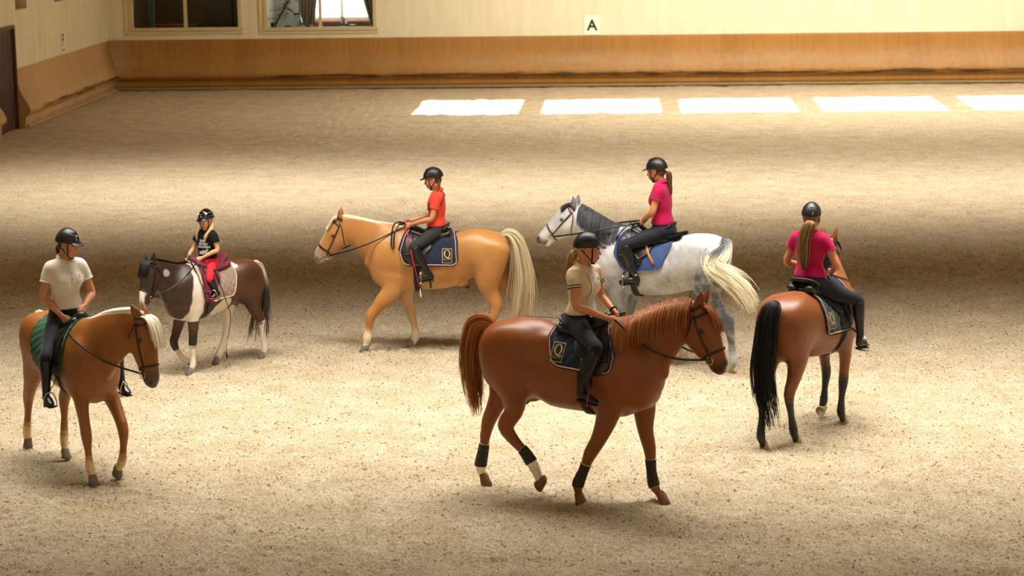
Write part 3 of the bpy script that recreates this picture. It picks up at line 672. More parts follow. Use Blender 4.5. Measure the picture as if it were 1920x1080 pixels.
def coat_grey(i):
    V = i['V']; k = i['k']; S = i['S']; c = np.tile(C_('d0d0d0'), (len(V), 1))
    n1 = vnoise(V, 1.7, 1); n2 = vnoise(V, 7.5, 2); n3 = vnoise(V, 14, 12); zz = V[:, 2] / S; x = V[:, 0]
    mott = np.clip(.5 + .45 * n2 + .3 * n3, 0, 1)
    m = np.clip(.2 + .5 * n1, 0, 1) * .6 + np.clip((.72 - zz) * 2.6, 0, 1) * .5                     # clouded flank and belly
    th = smooth01(-x, .72, .95) * (1 - smooth01(zz, .66, .82)); m = np.maximum(m, th * 1.0)           # dark thighs
    hip = np.exp(-((x + .60) ** 2 + (V[:, 2] - 1.36) ** 2) / .006); m = np.maximum(m, hip * .5)
    m = m * (.45 + .75 * mott)
    for q in ('nf', 'ff', 'nh', 'fh'):
        D, A = i['legs'][q]; w_ = (1 - smooth01(D, .10 * k, .24 * k))
        up = smooth01(A, .26 * k, .44 * k) * (1 - smooth01(A, .95 * k, 1.2 * k)); m = np.maximum(m, w_ * up * (.65 + .35 * mott) * (1.0 if q[1] == 'h' else .75))
        kn = np.exp(-((A - (.56 if q[1] == 'h' else .44) * k) / (.07 * k)) ** 2) * w_; m = np.maximum(m, kn)
        m = m * (1 - w_ * (1 - smooth01(A, .18 * k, .36 * k)) * .75)
    c = mixc(c, C_('36383f'), np.clip(m, 0, 1) ** .6 * .93)
    c = mixc(c, C_('b09a80'), np.clip(vnoise(V, 4, 31) - .3, 0, 1) * .35 * (zz < .75) * (zz > .5))
    h = i['ishead']; c = mixc(c, C_('8a8a90'), h * np.clip(.3 + .5 * n1, 0, 1) * .5); c = mixc(c, C_('35343a'), h * smooth01(i['ht'], .86, 1.0) * .9)
    t = smooth01(x, .05, .2) * smooth01(V[:, 2], 1.15, 1.3) * (~h); c = mixc(c, C_('5c5d64'), t * np.clip(.45 + .5 * n2, 0, 1) * .6)
    return c
def coat_pinto(i):
    V = i['V']; k = i['k']; S = i['S']; x, y, z = V[:, 0], V[:, 1], V[:, 2]
    c = np.tile(C_('56301a'), (len(V), 1)); nn = vnoise(V, 2.2, 5)
    c = mixc(c, C_('1d1411'), np.clip(.35 + .55 * nn, 0, 1) * .75)
    c = mixc(c, C_('140f0e'), smooth01(x, .02, .2) * (1 - smooth01(x, .36, .5)) * (z > .8) * .6)
    w = 'ddd2c4'; e = .02 * vnoise(V, 6, 8)
    # white saddle patch over the withers and behind the elbow, spots on belly and neck
    ctr = .06 - (z - .95) * .22; m = (1 - smooth01(np.abs(x - ctr + .03) + e, .085, .10)) * (z > .60); c = mixc(c, C_(w), m)
    m = (1 - smooth01(np.hypot(x + .30 + (z - .70) * .5, (z - .68) * .8) + e, .11, .125)); c = mixc(c, C_(w), m)
    m = (1 - smooth01(np.hypot(x + .40, (z - 1.17) * 2.2) + e, .16, .175)); c = mixc(c, C_(w), m)
    m = (1 - smooth01(np.hypot(x - .38, z - 1.18) + e * .6, .035, .045)); c = mixc(c, C_(w), m)
    m = (1 - smooth01(np.hypot(x + .98, (z - 1.10)) + e, .07, .09)); c = mixc(c, C_(w), m)
    for q in ('nf', 'ff', 'nh', 'fh'):
        D, A = i['legs'][q]; near = 1 - smooth01(D, .10 * k, .15 * k); hh = {'nf': .38, 'ff': .38, 'nh': .56, 'fh': .85}[q]
        c = mixc(c, C_('17110f'), near * (1 - smooth01(A, .5 * k, .75 * k)) * (q[1] == 'f')); c = mixc(c, C_(w), near * (1 - smooth01(A + e, (hh - .02) * k, (hh + .02) * k)))
    h = i['ishead']; c = mixc(c, C_('241812'), h * .55)
    m = h * (i['ht'] > .72) * (1 - smooth01(np.abs(i['hl'] - .0) + e * .5, .035, .045)) * (i['hn'] > -.01); c = mixc(c, C_('e0d8cd'), m * .9)
    c = mixc(c, C_('4c4244'), h * smooth01(i['ht'], .93, 1.02) * .6)
    return c

# ---- hair of the horses
def push_out(H, P, off):
    out = []
    for p in P:
        q = H.bvh.find_nearest(Vector(p))
        if q[0] is not None:
            dlt = Vector(p) - q[0]; s_ = dlt.dot(q[1])
            if s_ < off: p = np.array(q[0] + q[1] * off)
        out.append(p)
    return np.array(out)
def push_side(H, P, sg, off):
    out = []
    for p in P:
        h, n = cast(H.bvh, p, (0, sg, 0), off, .6)
        if h is not None and (h - p)[1] * sg > 0 and abs(h[1] - p[1]) < .45: p = h
        out.append(p)
    return np.array(out)
def mane(H, mat, side, length, n=260, top=.0, spread=.05, t0=.02, t1=1.0, r=.0042, upright=0, curl=0.0):
    nk = H.d['neck']; ny = H.d.get('necky', [0] * len(nk)); C = cr([(a, y, b) for (a, b, c, e), y in zip(nk, ny)], 8)
    C = np.vstack([C, [H.hpt(.0, .07 * H.k_, 0)]]) if False else C
    paths = []
    for q in range(n):
        t = t0 + (t1 - t0) * (q + random.random()) / n; f = t * (len(C) - 1); i = min(int(f), len(C) - 2); b = C[i] * (1 - (f - i)) + C[i + 1] * (f - i)
        b = b + np.array([0, random.uniform(-.012, .012), -.006]); l = length * random.uniform(.75, 1.1) * (1 - .25 * abs(2 * t - 1) ** 3); m = 9; P = [b]; lean = random.uniform(-.12, .12) + curl
        v = np.array([lean * .3, side * .75, .55 + upright])
        for s_ in range(1, m):
            v = v + np.array([lean * .12, side * (.10 if s_ < 3 else -.02), -.42 * (1 - upright)]); v = nrm(v); P.append(P[-1] + v * l / m)
        P = push_out(H, P, .006 + random.random() * .012); paths.append(P)
    V, F, c = strands(paths, r, r * .35)
    return mk('mane', V, F, mat, H.root, c)
def mane_strip(H, mat, w, h, side=0):
    nk = H.d['neck']; ny = H.d.get('necky', [0] * len(nk)); C = cr([(a, y + side * .012, b + h * .3) for (a, b, c, e), y in zip(nk, ny)], 12); m = len(C); n = 10; V = []; cc = []
    for i in range(m):
        d = nrm(C[min(i + 1, m - 1)] - C[max(0, i - 1)]); l = nrm(np.cross([0, 0, 1], d)); u = np.cross(d, l); e = sin(pi * min(1, (i + .4) / m * 1.0)) ** .35
        for q in range(n):
            a = 2 * pi * q / n; j = 1 + .10 * sin(i * 1.9 + q * 2.3); V.append(C[i] + l * cos(a) * w * e * j + u * (sin(a) * h * e * j)); cc.append((random.random(),) * 3)
    F = [(i * n + q, i * n + (q + 1) % n, (i + 1) * n + (q + 1) % n, (i + 1) * n + q) for i in range(m - 1) for q in range(n)] + [tuple(range(n))[::-1], tuple((m - 1) * n + q for q in range(n))]
    return mk('mane', V, F, mat, H.root, cc)
def forelock(H, mat, length, n=110, side=0, r=.0036, width=.05):
    k = H.S / 1.6; paths = []
    for q in range(n):
        b = H.hpt(.0, .075 * k, random.uniform(-width, width)) + np.array([0, 0, .012]); l = length * random.uniform(.7, 1.1); P = [b]; v = H.hn * .9 + np.array([0, 0, .5]) + H.L * random.uniform(-.3, .3) + H.L * side * .4
        for s_ in range(1, 10):
            v = nrm(v + np.array([0, 0, -.45]) + H.hn * .06 + H.hax * .25); P.append(P[-1] + v * l / 9)
        paths.append(push_out(H, P, .008 + random.random() * .014))
    V, F, c = strands(paths, r, r * .3)
    return mk('forelock', V, F, mat, H.root, c)
def tail(H, mat, guide, widths, n=300, r=.0045, name='tail', fray=.012, colf=None):
    """guide: centreline points; widths: (in plane, lateral) half widths along it"""
    G = cr(guide, 5); W = cr([(a, b, 0) for a, b in widths], 5); W = W[np.linspace(0, len(W) - 1, len(G)).astype(int)]
    d = np.gradient(G, axis=0); d /= np.linalg.norm(d, axis=1)[:, None]; L = np.array([0, 1., 0]); nn = np.cross(L, d); nn /= np.linalg.norm(nn, axis=1)[:, None] + 1e-9
    paths = []
    for q in range(n):
        a = random.uniform(0, 2 * pi); rr = sqrt(random.random()); u, v = cos(a) * rr, sin(a) * rr
        e = random.uniform(.72, 1.0) if random.random() < .7 else random.uniform(.45, .9); m = 20; s_ = np.linspace(0, e * (len(G) - 1), m)
        i = np.minimum(s_.astype(int), len(G) - 2); f = (s_ - i)[:, None]
        lerp = lambda A: A[i] * (1 - f) + A[i + 1] * f
        w = lerp(W); P = lerp(G) + lerp(nn) * (u * w[:, :1]) + L * (v * w[:, 1:2]); tt = np.linspace(0, 1, m)[:, None]
        lock = int(a * 2.2) + 7 * int(rr * 2.5); rl = np.random.RandomState(lock)      # strands hang together in locks
        P = P + (rl.normal(size=3) * .022 * tt + np.sin(np.linspace(0, 4.5, m) + lock * 1.3)[:, None] * rl.normal(size=3) * .010 * tt) * (W.max() / .1)
        P = P + np.sin(np.linspace(0, 7, m) + q)[:, None] * np.array([.005, .005, 0]) * tt + np.array([random.gauss(0, fray), random.gauss(0, fray), random.gauss(0, fray)]) * tt ** 2
        paths.append(P)
    V, F, c = strands(paths, r, r * .35)
    if colf is not None: c = colf(V, c)
    o = mk(name, V, F, mat, H.root, c)
    return o

# ---------------------------------------------------------------- the riding hall
XL, YB = -13.95, 60.02
_vn = np.random.RandomState(3).rand(256, 256)
def vn2(x, y):
    xi = np.floor(x).astype(int); yi = np.floor(y).astype(int); fx = x - xi; fy = y - yi; fx = fx * fx * (3 - 2 * fx); fy = fy * fy * (3 - 2 * fy)
    g = lambda a, b: _vn[a % 256, b % 256]
    return (g(xi, yi) * (1 - fx) + g(xi + 1, yi) * fx) * (1 - fy) + (g(xi, yi + 1) * (1 - fx) + g(xi + 1, yi + 1) * fx) * fy
def sand_mat():
    m, nt, b = new_mat('arena_sand'); tc = nt.nodes.new('ShaderNodeTexCoord'); N = nt.nodes.new; Lk = nt.links.new
    def noise(sc, det=4, rough=.6, mp=None):
        n = N('ShaderNodeTexNoise'); n.inputs['Scale'].default_value = sc; n.inputs['Detail'].default_value = det; n.inputs['Roughness'].default_value = rough
        Lk(tc.outputs['Object'], n.inputs['Vector']); return n.outputs['Fac']
    def ramp(f, a, b_, c0, c1):
        r = N('ShaderNodeValToRGB'); r.color_ramp.elements[0].position = a; r.color_ramp.elements[1].position = b_
        r.color_ramp.elements[0].color = (*c0, 1); r.color_ramp.elements[1].color = (*c1, 1); Lk(f, r.inputs[0]); return r.outputs[0]
    base = ramp(noise(2.2, 6, .65), .36, .64, hexc('d0bd9b'), hexc('e2d3b6'))
    specks = ramp(noise(30, 3, .6), .345, .40, (.36, .28, .18), (1, 1, 1))
    mix = N('ShaderNodeMix'); mix.data_type = 'RGBA'; mix.blend_type = 'MULTIPLY'; mix.inputs[0].default_value = 1
    Lk(base, mix.inputs[6]); Lk(specks, mix.inputs[7])
    fine = ramp(noise(48, 4, .75), .34, .60, (.52, .45, .36), (1.08, 1.08, 1.08))  # grain tone, its dark end deepened to imitate relief shading
    mix2 = N('ShaderNodeMix'); mix2.data_type = 'RGBA'; mix2.blend_type = 'MULTIPLY'; mix2.inputs[0].default_value = .85
    Lk(mix.outputs[2], mix2.inputs[6]); Lk(fine, mix2.inputs[7])
    Lk(mix2.outputs[2], b.inputs['Base Color']); b.inputs['Roughness'].default_value = .95; b.inputs['Specular IOR Level'].default_value = .1
    bp = N('ShaderNodeBump'); bp.inputs['Strength'].default_value = .9; bp.inputs['Distance'].default_value = .055
    Lk(noise(22, 8, .74), bp.inputs['Height']); Lk(bp.outputs[0], b.inputs['Normal'])
    return m
ys = [11.0]
while ys[-1] < 60.0: ys.append(ys[-1] + .023 * (ys[-1] / 18.0) ** 1.6)
ys = np.array(ys); xs = np.r_[np.arange(-14.0, -7.5, .07), np.arange(-7.5, 7.0, .030), np.arange(7.0, 16.5, .07)]
X, Y = np.meshgrid(xs, ys)
Z = .022 * (vn2(X * 1.3, Y * 1.3) - .5) + .018 * (vn2(X * 4.1 + 7, Y * 4.1) - .5) + .026 * (vn2(X * 11, Y * 11 + 3) - .5) + (.050 * (vn2(X * 21 + 9, Y * 21) - .5) + .026 * (vn2(X * 33, Y * 33) - .5)) * np.clip((46 - Y) / 16, 0, 1)
Z -= .04 * np.clip(vn2(X * 3.1 + 50, Y * 3.1) - .72, 0, 1) * 3.5 * .5
rw = np.random.RandomState(8)
Z = Z + .002
gx, gy = len(xs), len(ys)
V = np.stack([X, Y, Z], -1).reshape(-1, 3); i = (np.arange(gy - 1)[:, None] * gx + np.arange(gx - 1)[None]).reshape(-1)
floor = mk('floor', V, np.stack([i, i + 1, i + 1 + gx, i + gx], 1), sand_mat()); tag(floor, kind='structure')
def ground_z(x, y): return float(.045 * (vn2(np.array([x * 1.3]), np.array([y * 1.3])) - .5)[0])

def wall_mat(name, c, streak=.05):
    m, nt, b = new_mat(name); N = nt.nodes.new; Lk = nt.links.new; tc = N('ShaderNodeTexCoord')
    mp = N('ShaderNodeMapping'); mp.inputs['Scale'].default_value = (2.5, 2.5, .35); Lk(tc.outputs['Object'], mp.inputs[0])
    n = N('ShaderNodeTexNoise'); n.inputs['Scale'].default_value = 1.6; n.inputs['Detail'].default_value = 6; Lk(mp.outputs[0], n.inputs['Vector'])
    r = N('ShaderNodeValToRGB'); cc = hexc(c); r.color_ramp.elements[0].color = (*[x * (1 - streak * 2.2) for x in cc], 1); r.color_ramp.elements[1].color = (*cc, 1)
    r.color_ramp.elements[0].position = .3; r.color_ramp.elements[1].position = .65
    Lk(n.outputs['Fac'], r.inputs[0]); Lk(r.outputs[0], b.inputs['Base Color']); b.inputs['Roughness'].default_value = .85; return m
plaster = wall_mat('cream_plaster', 'eae2c8'); leftpl = wall_mat('cream_boards', 'e0d6b6', .05)
def ply_mat(name, axis, c0, c1, stain_z, x0):
    """bent plywood: vertical boards and scuffed dirt along the bulge"""
    m, nt, b = new_mat(name); N = nt.nodes.new; Lk = nt.links.new; tc = N('ShaderNodeTexCoord'); sep = N('ShaderNodeSeparateXYZ'); Lk(tc.outputs['Object'], sep.inputs[0])
    along = sep.outputs[axis]; z = sep.outputs[2]
    def math_(op, a, b_=None, v=None):
        q = N('ShaderNodeMath'); q.operation = op; Lk(a, q.inputs[0])
        if b_ is not None: Lk(b_, q.inputs[1])
        if v is not None: q.inputs[1].default_value = v
        return q.outputs[0]
    pn = math_('FLOOR', math_('DIVIDE', along, v=.62)); wn = N('ShaderNodeTexWhiteNoise'); wn.noise_dimensions = '1D'; Lk(pn, wn.inputs['W'])
    mp = N('ShaderNodeMapping'); mp.inputs['Scale'].default_value = (6, 6, .5); Lk(tc.outputs['Object'], mp.inputs[0])
    n = N('ShaderNodeTexNoise'); n.inputs['Scale'].default_value = 2; n.inputs['Detail'].default_value = 5; Lk(mp.outputs[0], n.inputs['Vector'])
    f = math_('ADD', math_('MULTIPLY', wn.outputs['Value'], v=.25), math_('MULTIPLY', n.outputs['Fac'], v=.8))
    r = N('ShaderNodeValToRGB'); r.color_ramp.elements[0].color = (*hexc(c0), 1); r.color_ramp.elements[1].color = (*hexc(c1), 1); r.color_ramp.elements[0].position = .2; r.color_ramp.elements[1].position = .8; Lk(f, r.inputs[0])
    # dirt band
    mp2 = N('ShaderNodeMapping'); mp2.inputs['Scale'].default_value = (.7, .7, 9); Lk(tc.outputs['Object'], mp2.inputs[0])
    n2 = N('ShaderNodeTexNoise'); n2.inputs['Scale'].default_value = 1.8; n2.inputs['Detail'].default_value = 7; n2.inputs['Roughness'].default_value = .65; Lk(mp2.outputs[0], n2.inputs['Vector'])
    d = math_('ABSOLUTE', math_('SUBTRACT', z, v=stain_z)); d = math_('SUBTRACT', n2.outputs['Fac'], math_('MULTIPLY', d, v=2.6))
    start = N('ShaderNodeMapRange'); start.inputs['From Min'].default_value = x0; start.inputs['From Max'].default_value = x0 + .8; Lk(along, start.inputs['Value'])
    st = N('ShaderNodeMapRange'); st.inputs['From Min'].default_value = .36; st.inputs['From Max'].default_value = .46; Lk(d, st.inputs['Value'])
    fac = math_('MULTIPLY', math_('MULTIPLY', st.outputs[0], start.outputs[0]), v=.92)
    mx = N('ShaderNodeMix'); mx.data_type = 'RGBA'; Lk(fac, mx.inputs[0]); Lk(r.outputs[0], mx.inputs[6]); mx.inputs[7].default_value = (*hexc('4a3a26'), 1)
    # scuffed grey zone above the bulge
    mp3 = N('ShaderNodeMapping'); mp3.inputs['Scale'].default_value = (.4, .4, 3); Lk(tc.outputs['Object'], mp3.inputs[0])
    n3 = N('ShaderNodeTexNoise'); n3.inputs['Scale'].default_value = 1.5; n3.inputs['Detail'].default_value = 8; Lk(mp3.outputs[0], n3.inputs['Vector'])
    d3 = math_('SUBTRACT', n3.outputs['Fac'], math_('MULTIPLY', math_('ABSOLUTE', math_('SUBTRACT', z, v=.70)), v=1.1))
    s3 = N('ShaderNodeMapRange'); s3.inputs['From Min'].default_value = .2; s3.inputs['From Max'].default_value = .6; Lk(d3, s3.inputs['Value'])
    mx2 = N('ShaderNodeMix'); mx2.data_type = 'RGBA'; Lk(math_('MULTIPLY', s3.outputs[0], v=.45), mx2.inputs[0]); Lk(mx.outputs[2], mx2.inputs[6]); mx2.inputs[7].default_value = (*hexc('a58a5e'), 1)
    Lk(mx2.outputs[2], b.inputs['Base Color']); b.inputs['Roughness'].default_value = .5; b.inputs['Specular IOR Level'].default_value = .35; return m
kmat = ply_mat('bent_plywood', 0, '94682f', 'ae7f42', .37, -10.0); kmatl = ply_mat('bent_plywood_scuffed', 1, 'b08a5c', 'c9a473', .40, 51.5)

def wall_with_holes(name, u0, u1, z0, z1, holes, pos, thick, axis, mat):
    """wall in the plane axis=pos; holes = (u0,u1,z0,z1); thickness grows away from the hall"""
    us = sorted({u0, u1} | {h[0] for h in holes} | {h[1] for h in holes}); zs = sorted({z0, z1} | {h[2] for h in holes} | {h[3] for h in holes}); mb = MB()
    for a, b in zip(us[:-1], us[1:]):
        for c, d in zip(zs[:-1], zs[1:]):
            m_ = ((a + b) / 2, (c + d) / 2)
            if any(h[0] < m_[0] < h[1] and h[2] < m_[1] < h[3] for h in holes): continue
            if axis == 'y': mb.add(*box(((a + b) / 2, pos + thick / 2, (c + d) / 2), (b - a, thick, d - c)))
            elif axis == 'x': mb.add(*box((pos - thick / 2, (a + b) / 2, (c + d) / 2), (thick, b - a, d - c)))
            else: mb.add(*box(((a + b) / 2, (c + d) / 2, pos + thick / 2), (b - a, d - c, thick)))
    return tag(mb.obj(name, mat, smooth=False), kind='structure')
W1 = (-13.30, -10.36, 1.62, 3.6); W2 = (-9.66, -6.72, 1.60, 3.6)
wall_with_holes('wall_back', XL - .3, 16, 0, CEIL, [W1, W2], YB, .30, 'y', plaster)
DOORH = (46.5, 50.53, 0, 2.30)
wall_with_holes('wall_left', 8, YB, 0, CEIL, [DOORH, (50.90, 51.90, 2.68, 3.3), (54.45, 55.5, 2.68, 3.3)], XL, .30, 'x', leftpl)
for (a, b) in ((50.90, 51.90), (54.45, 55.5)):
    mb = MB(); mb.add(*box((XL - .22, (a + b) / 2, 3.0), (.02, b - a, .64))); tag(mb.obj('trim_recess', simple('recess_panel', '8a7040', .8), smooth=False), kind='structure')
# right side: low wall, open above it to daylight
wall_with_holes('wall_right', 8, YB, 0, CEIL, [(10, 58, 2.6, 7.2)], 16.3, .3, 'x', plaster)
holes = []
for (a, b) in ((-5.10, -2.60), (-2.03, .80), (1.30, 4.07), (4.66, 7.55), (8.20, 11.0)):
    mid = (a + b) / 2; ox, oy = -SUN_DIR.x / SUN_DIR.z * -CEIL, 0
    for q0, q1 in ((a, mid - .03), (mid + .03, b)):
        dx = SUN_DIR.x / -SUN_DIR.z * CEIL; dy = SUN_DIR.y / -SUN_DIR.z * CEIL
        holes.append((q0 - dx, q1 - dx, 52.9 - dy, 56.3 - dy))
wall_with_holes('ceiling', XL - .3, 16.6, -6, YB + .3, holes, CEIL, .05, 'z', simple('ceiling_boards', 'a48a5c', .8, noise=.1))
# kickboards (bent plywood, wide at knee height)
PROF = [(.02, 1.36), (.035, 1.30), (.035, 1.16), (.05, 1.02), (.085, .88), (.14, .75), (.21, .63), (.27, .53), (.305, .45), (.31, .385), (.285, .335), (.235, .30), (.20, .275), (.19, .22), (.185, .12), (.17, .10), (.17, -.05)]
PR = cr([(a, b, 0) for a, b in PROF], 3)[:, :2]
def kick(name, along, u0, u1, mat):
    us = np.arange(u0, u1 + .01, 1.0); us[-1] = u1; V = []; n = len(PR)
    for u in us:
        for (o, z) in PR: V.append((u, YB - o, z) if along == 'x' else (XL + o, u, z))
    F = [(i * n + j, i * n + j + 1, (i + 1) * n + j + 1, (i + 1) * n + j) for i in range(len(us) - 1) for j in range(n - 1)]
    for e in (0, len(us) - 1):
        b0 = len(V); u = us[e]
        V += [(u, YB, 1.36), (u, YB, -.05)] if along == 'x' else [(XL, u, 1.36), (XL, u, -.05)]
        F.append(tuple(e * n + j for j in range(n)) + (b0 + 1, b0))
    V = np.array(V); o = mk(name, V, F, mat, smooth=False)
    for p in o.data.polygons: p.use_smooth = len(p.vertices) == 4
    return tag(o, kind='structure')
kick('baseboard_back', 'x', XL + .02, 15.9, kmat)
kick('baseboard_left', 'y', 50.62, YB - .02, kmatl)
kick('baseboard_left', 'y', 9, 48.6, kmatl)
mb = MB(); mb.add(*box((1, YB - .19, .055), (30, .10, .05))); tag(mb.obj('trim_1', simple('sill_beam', '9b8a62', .8, noise=.3, nscale=3), smooth=False), kind='structure')
mb = MB(); mb.add(*box((XL + .20, 55.3, .045), (.10, 9.2, .05))); tag(mb.obj('trim_2', simple('sill_beam_side', 'b09c72', .8, noise=.2, nscale=3), smooth=False), kind='structure')
# door leaf at the left edge
dm = simple('dark_red_wood', '3d1509', .5, noise=.35, nscale=3)
mb = MB()
for j in range(10): mb.add(*box((XL - .02, 46.7 + .40 * j, 1.12), (.05, .385, 2.32)))
d1 = tag(mb.obj('door_1', dm, smooth=False), kind='structure')
mb = MB(); mb.add(*box((XL + .01, 50.50, 1.13), (.12, .08, 2.36))); mb.add(*box((XL + .01, 48.5, 2.33), (.14, 4.0, .08))); mb.obj('door_frame', simple('door_frame', '5a3a1c', .6, noise=.2), d1, smooth=False)
mb = MB(); mb.add(*box((XL + .03, 50.15, 1.05), (.04, .04, .16))); mb.add(*box((XL + .07, 50.10, 1.05), (.02, .14, .025))); mb.obj('door_handle', 'metal', d1, smooth=False)

# letters of the arena
def sign(name, letter, label, c, w, h, axis, col='f4f1e4', sub=None):
    mb = MB(); mb.add(*(box(c, (w, .02, h)) if axis == 'y' else box(c, (.02, w, h))))
    s = mb.obj(name, simple('sign_white', col, .6), smooth=False); tag(s, label, 'sign')
    V, F = text2d(letter, h * .92, .012)
    V = np.array(V); V -= (V.max(0) + V.min(0)) / 2; sc = h * .56 / (V[:, 1].max() - V[:, 1].min()); V = V * sc
    if axis == 'y': P = [(c[0] + x, c[1] - .014, c[2] + y + h * .0) for x, y in V]
    else: P = [(c[0] + .014, c[1] + x, c[2] + y + h * .12) for x, y in V]
    mk('letter', P, F, simple('letter_black', '1d1a10', .6), s, smooth=False)
    return s
sign('arena_letter_sign', 'A', 'white square board with a black letter A above the far kickboard', (-.91, YB - .012, 1.635), .43, .52, 'y')
fs = sign('arena_letter_sign', 'F', 'narrow looking white board with a black letter F on the left wall', (XL + .012, 55.05, 1.66), .34, .52, 'x', 'e9e3cf')
mb = MB()
mb.add(*box((XL + .026, 55.05, 1.47), (.004, .16, .05))); mb.obj('small_print', simple('letter_black', '1d1a10', .6), fs, smooth=False)


# windows of the rider's lounge and the rooms behind them
fr = simple('window_frame_cream', 'cfc09a', .6); glass, gnt, gb = new_mat('window_glass')
gb.inputs['Base Color'].default_value = (.85, .9, .85, 1); gb.inputs['Roughness'].default_value = .02; gb.inputs['Transmission Weight'].default_value = 1; gb.inputs['IOR'].default_value = 1.02; gb.inputs['Specular IOR Level'].default_value = .6
for wi, W in enumerate((W1, W2), 1):
    mb = MB(); x0, x1, z0, z1 = W; t = .09
    mb.add(*box(((x0 + x1) / 2, YB - .01, z0 + t / 2 - .03), (x1 - x0 + .16, .10, t))); mb.add(*box(((x0 + x1) / 2, YB - .01, z1), (x1 - x0 + .16, .10, t)))
    for x in (x0, x1): mb.add(*box((x, YB - .006, (z0 + z1) / 2 + .02), (t, .10, z1 - z0 + .05)))
    xm = (x0 + x1) / 2; mb.add(*box((xm, YB + .01, (z0 + z1) / 2), (.085, .08, z1 - z0)))
    w = tag(mb.obj('window_%d' % wi, fr, smooth=False), kind='structure')
    mb = MB(); mb.add(*box((x0 - .11, YB - .015, (z0 + z1) / 2 - .05), (.13, .04, z1 - z0 + .12))); mb.add(*box(((x0 + x1) / 2 - .02, YB - .02, z0 - .075), (x1 - x0 + .22, .06, .05))); mb.obj('window_trim', simple('window_casing', 'd9cfa4', .6), w, smooth=False)
    for a, b in ((x0, xm), (xm, x1)):
        mb = MB(); mb.add(*box(((a + b) / 2, YB + .05, (z0 + z1) / 2), (b - a - .06, .012, z1 - z0 - .05))); mb.obj('pane', glass, w, smooth=False)
# dark lounge behind window 1
brown = simple('lounge_dark_wall', '5a4028', .8, noise=.2, nscale=2)
def room(name, x0, x1, y1, mat, z0=1.0, z1=3.9, hole=None):
    mb = MB()
    ya = YB + .31
    for (c, d) in (((x0, (ya + y1) / 2, (z0 + z1) / 2), (.06, y1 - ya, z1 - z0)), ((x1, (ya + y1) / 2, (z0 + z1) / 2), (.06, y1 - ya, z1 - z0)), (((x0 + x1) / 2, (ya + y1) / 2, z0), (x1 - x0, y1 - ya, .06)), (((x0 + x1) / 2, (ya + y1) / 2, z1), (x1 - x0, y1 - ya, .06))): mb.add(*box(c, d))
    if hole is None: mb.add(*box(((x0 + x1) / 2, y1, (z0 + z1) / 2), (x1 - x0, .06, z1 - z0)))
    else:
        h0, h1, g0, g1 = hole
        mb.add(*box(((x0 + h0) / 2, y1, (z0 + z1) / 2), (h0 - x0, .06, z1 - z0))); mb.add(*box(((x1 + h1) / 2, y1, (z0 + z1) / 2), (x1 - h1, .06, z1 - z0)))
        mb.add(*box(((h0 + h1) / 2, y1, (z0 + g0) / 2), (h1 - h0, .06, g0 - z0))); mb.add(*box(((h0 + h1) / 2, y1, (z1 + g1) / 2), (h1 - h0, .06, z1 - g1)))
    return tag(mb.obj(name, mat, smooth=False), kind='structure')
room('wall_lounge_dark', W1[0] - .3, W1[1] + .25, 64.0, brown)
room('wall_lounge', W2[0] - .28, W2[1] + .5, 63.2, simple('lounge_wall', '8f8a80', .8), hole=(-8.75, -6.9, 1.66, 3.6))
# furniture added behind window 1; the reddish table imitates a reflection of the hall
mb = MB(); mb.add(*box((-12.45, 61.6, 1.65), (1.3, .6, .05))); 
t1 = tag(mb.obj('table', simple('lounge_wood', '6b3a1c', .5), smooth=False), 'reddish brown table added for the reflection in the left pane of the dark window', 'table')
for sx in (-.6, .6): mb = MB(); mb.add(*box((-12.45 + sx, 61.6, 1.33), (.06, .06, .6))); mb.obj('leg', simple('lounge_wood', '6b3a1c', .5), t1, smooth=False)
ck = MB(); ck.add(*box((-10.95, 62.6, 1.75), (1.5, .5, 1.3))); cab = tag(ck.obj('cabinet', simple('cabinet_dark', '2b241c', .5), smooth=False), 'dark cabinet behind the right pane of the dark window', 'cabinet')
for q in (-.37, .37): mb = MB(); mb.add(*box((-10.95 + q, 62.33, 1.75), (.68, .03, 1.2))); mb.obj('door', simple('cabinet_front', '3a3226', .4), cab, smooth=False)
pp = MB(); pp.add(*box((-12.95, 61.0, 2.4), (.14, .14, 2.6))); tag(pp.obj('trim_3', simple('lounge_post', '55605c', .6), smooth=False), kind='structure')
# daylit outer window of the lounge
skym, snt, sb = new_mat('daylight_outside'); sb.inputs['Emission Color'].default_value = (1, 1, .93, 1); sb.inputs['Emission Strength'].default_value = 7.0; sb.inputs['Base Color'].default_value = (0, 0, 0, 1)
mb = MB(); mb.add(*box((-7.8, 63.6, 2.5), (3.2, .02, 2.4))); tag(mb.obj('window_3', skym, smooth=False), kind='structure')
mb = MB(); wf = simple('outer_window_frame', 'e8e2c8', .6)
mb.add(*box((-8.0, 63.2, 2.65), (.09, .08, 1.9))); mb.add(*box((-7.83, 63.2, 1.70), (1.9, .08, .07))); tag(mb.obj('trim_4', wf, smooth=False), kind='structure')
mb = MB(); mb.add(*box((-7.83, 63.0, 1.62), (1.9, .30, .05))); tag(mb.obj('trim_5', simple('red_sill', '9c4a2c', .5), smooth=False), kind='structure')
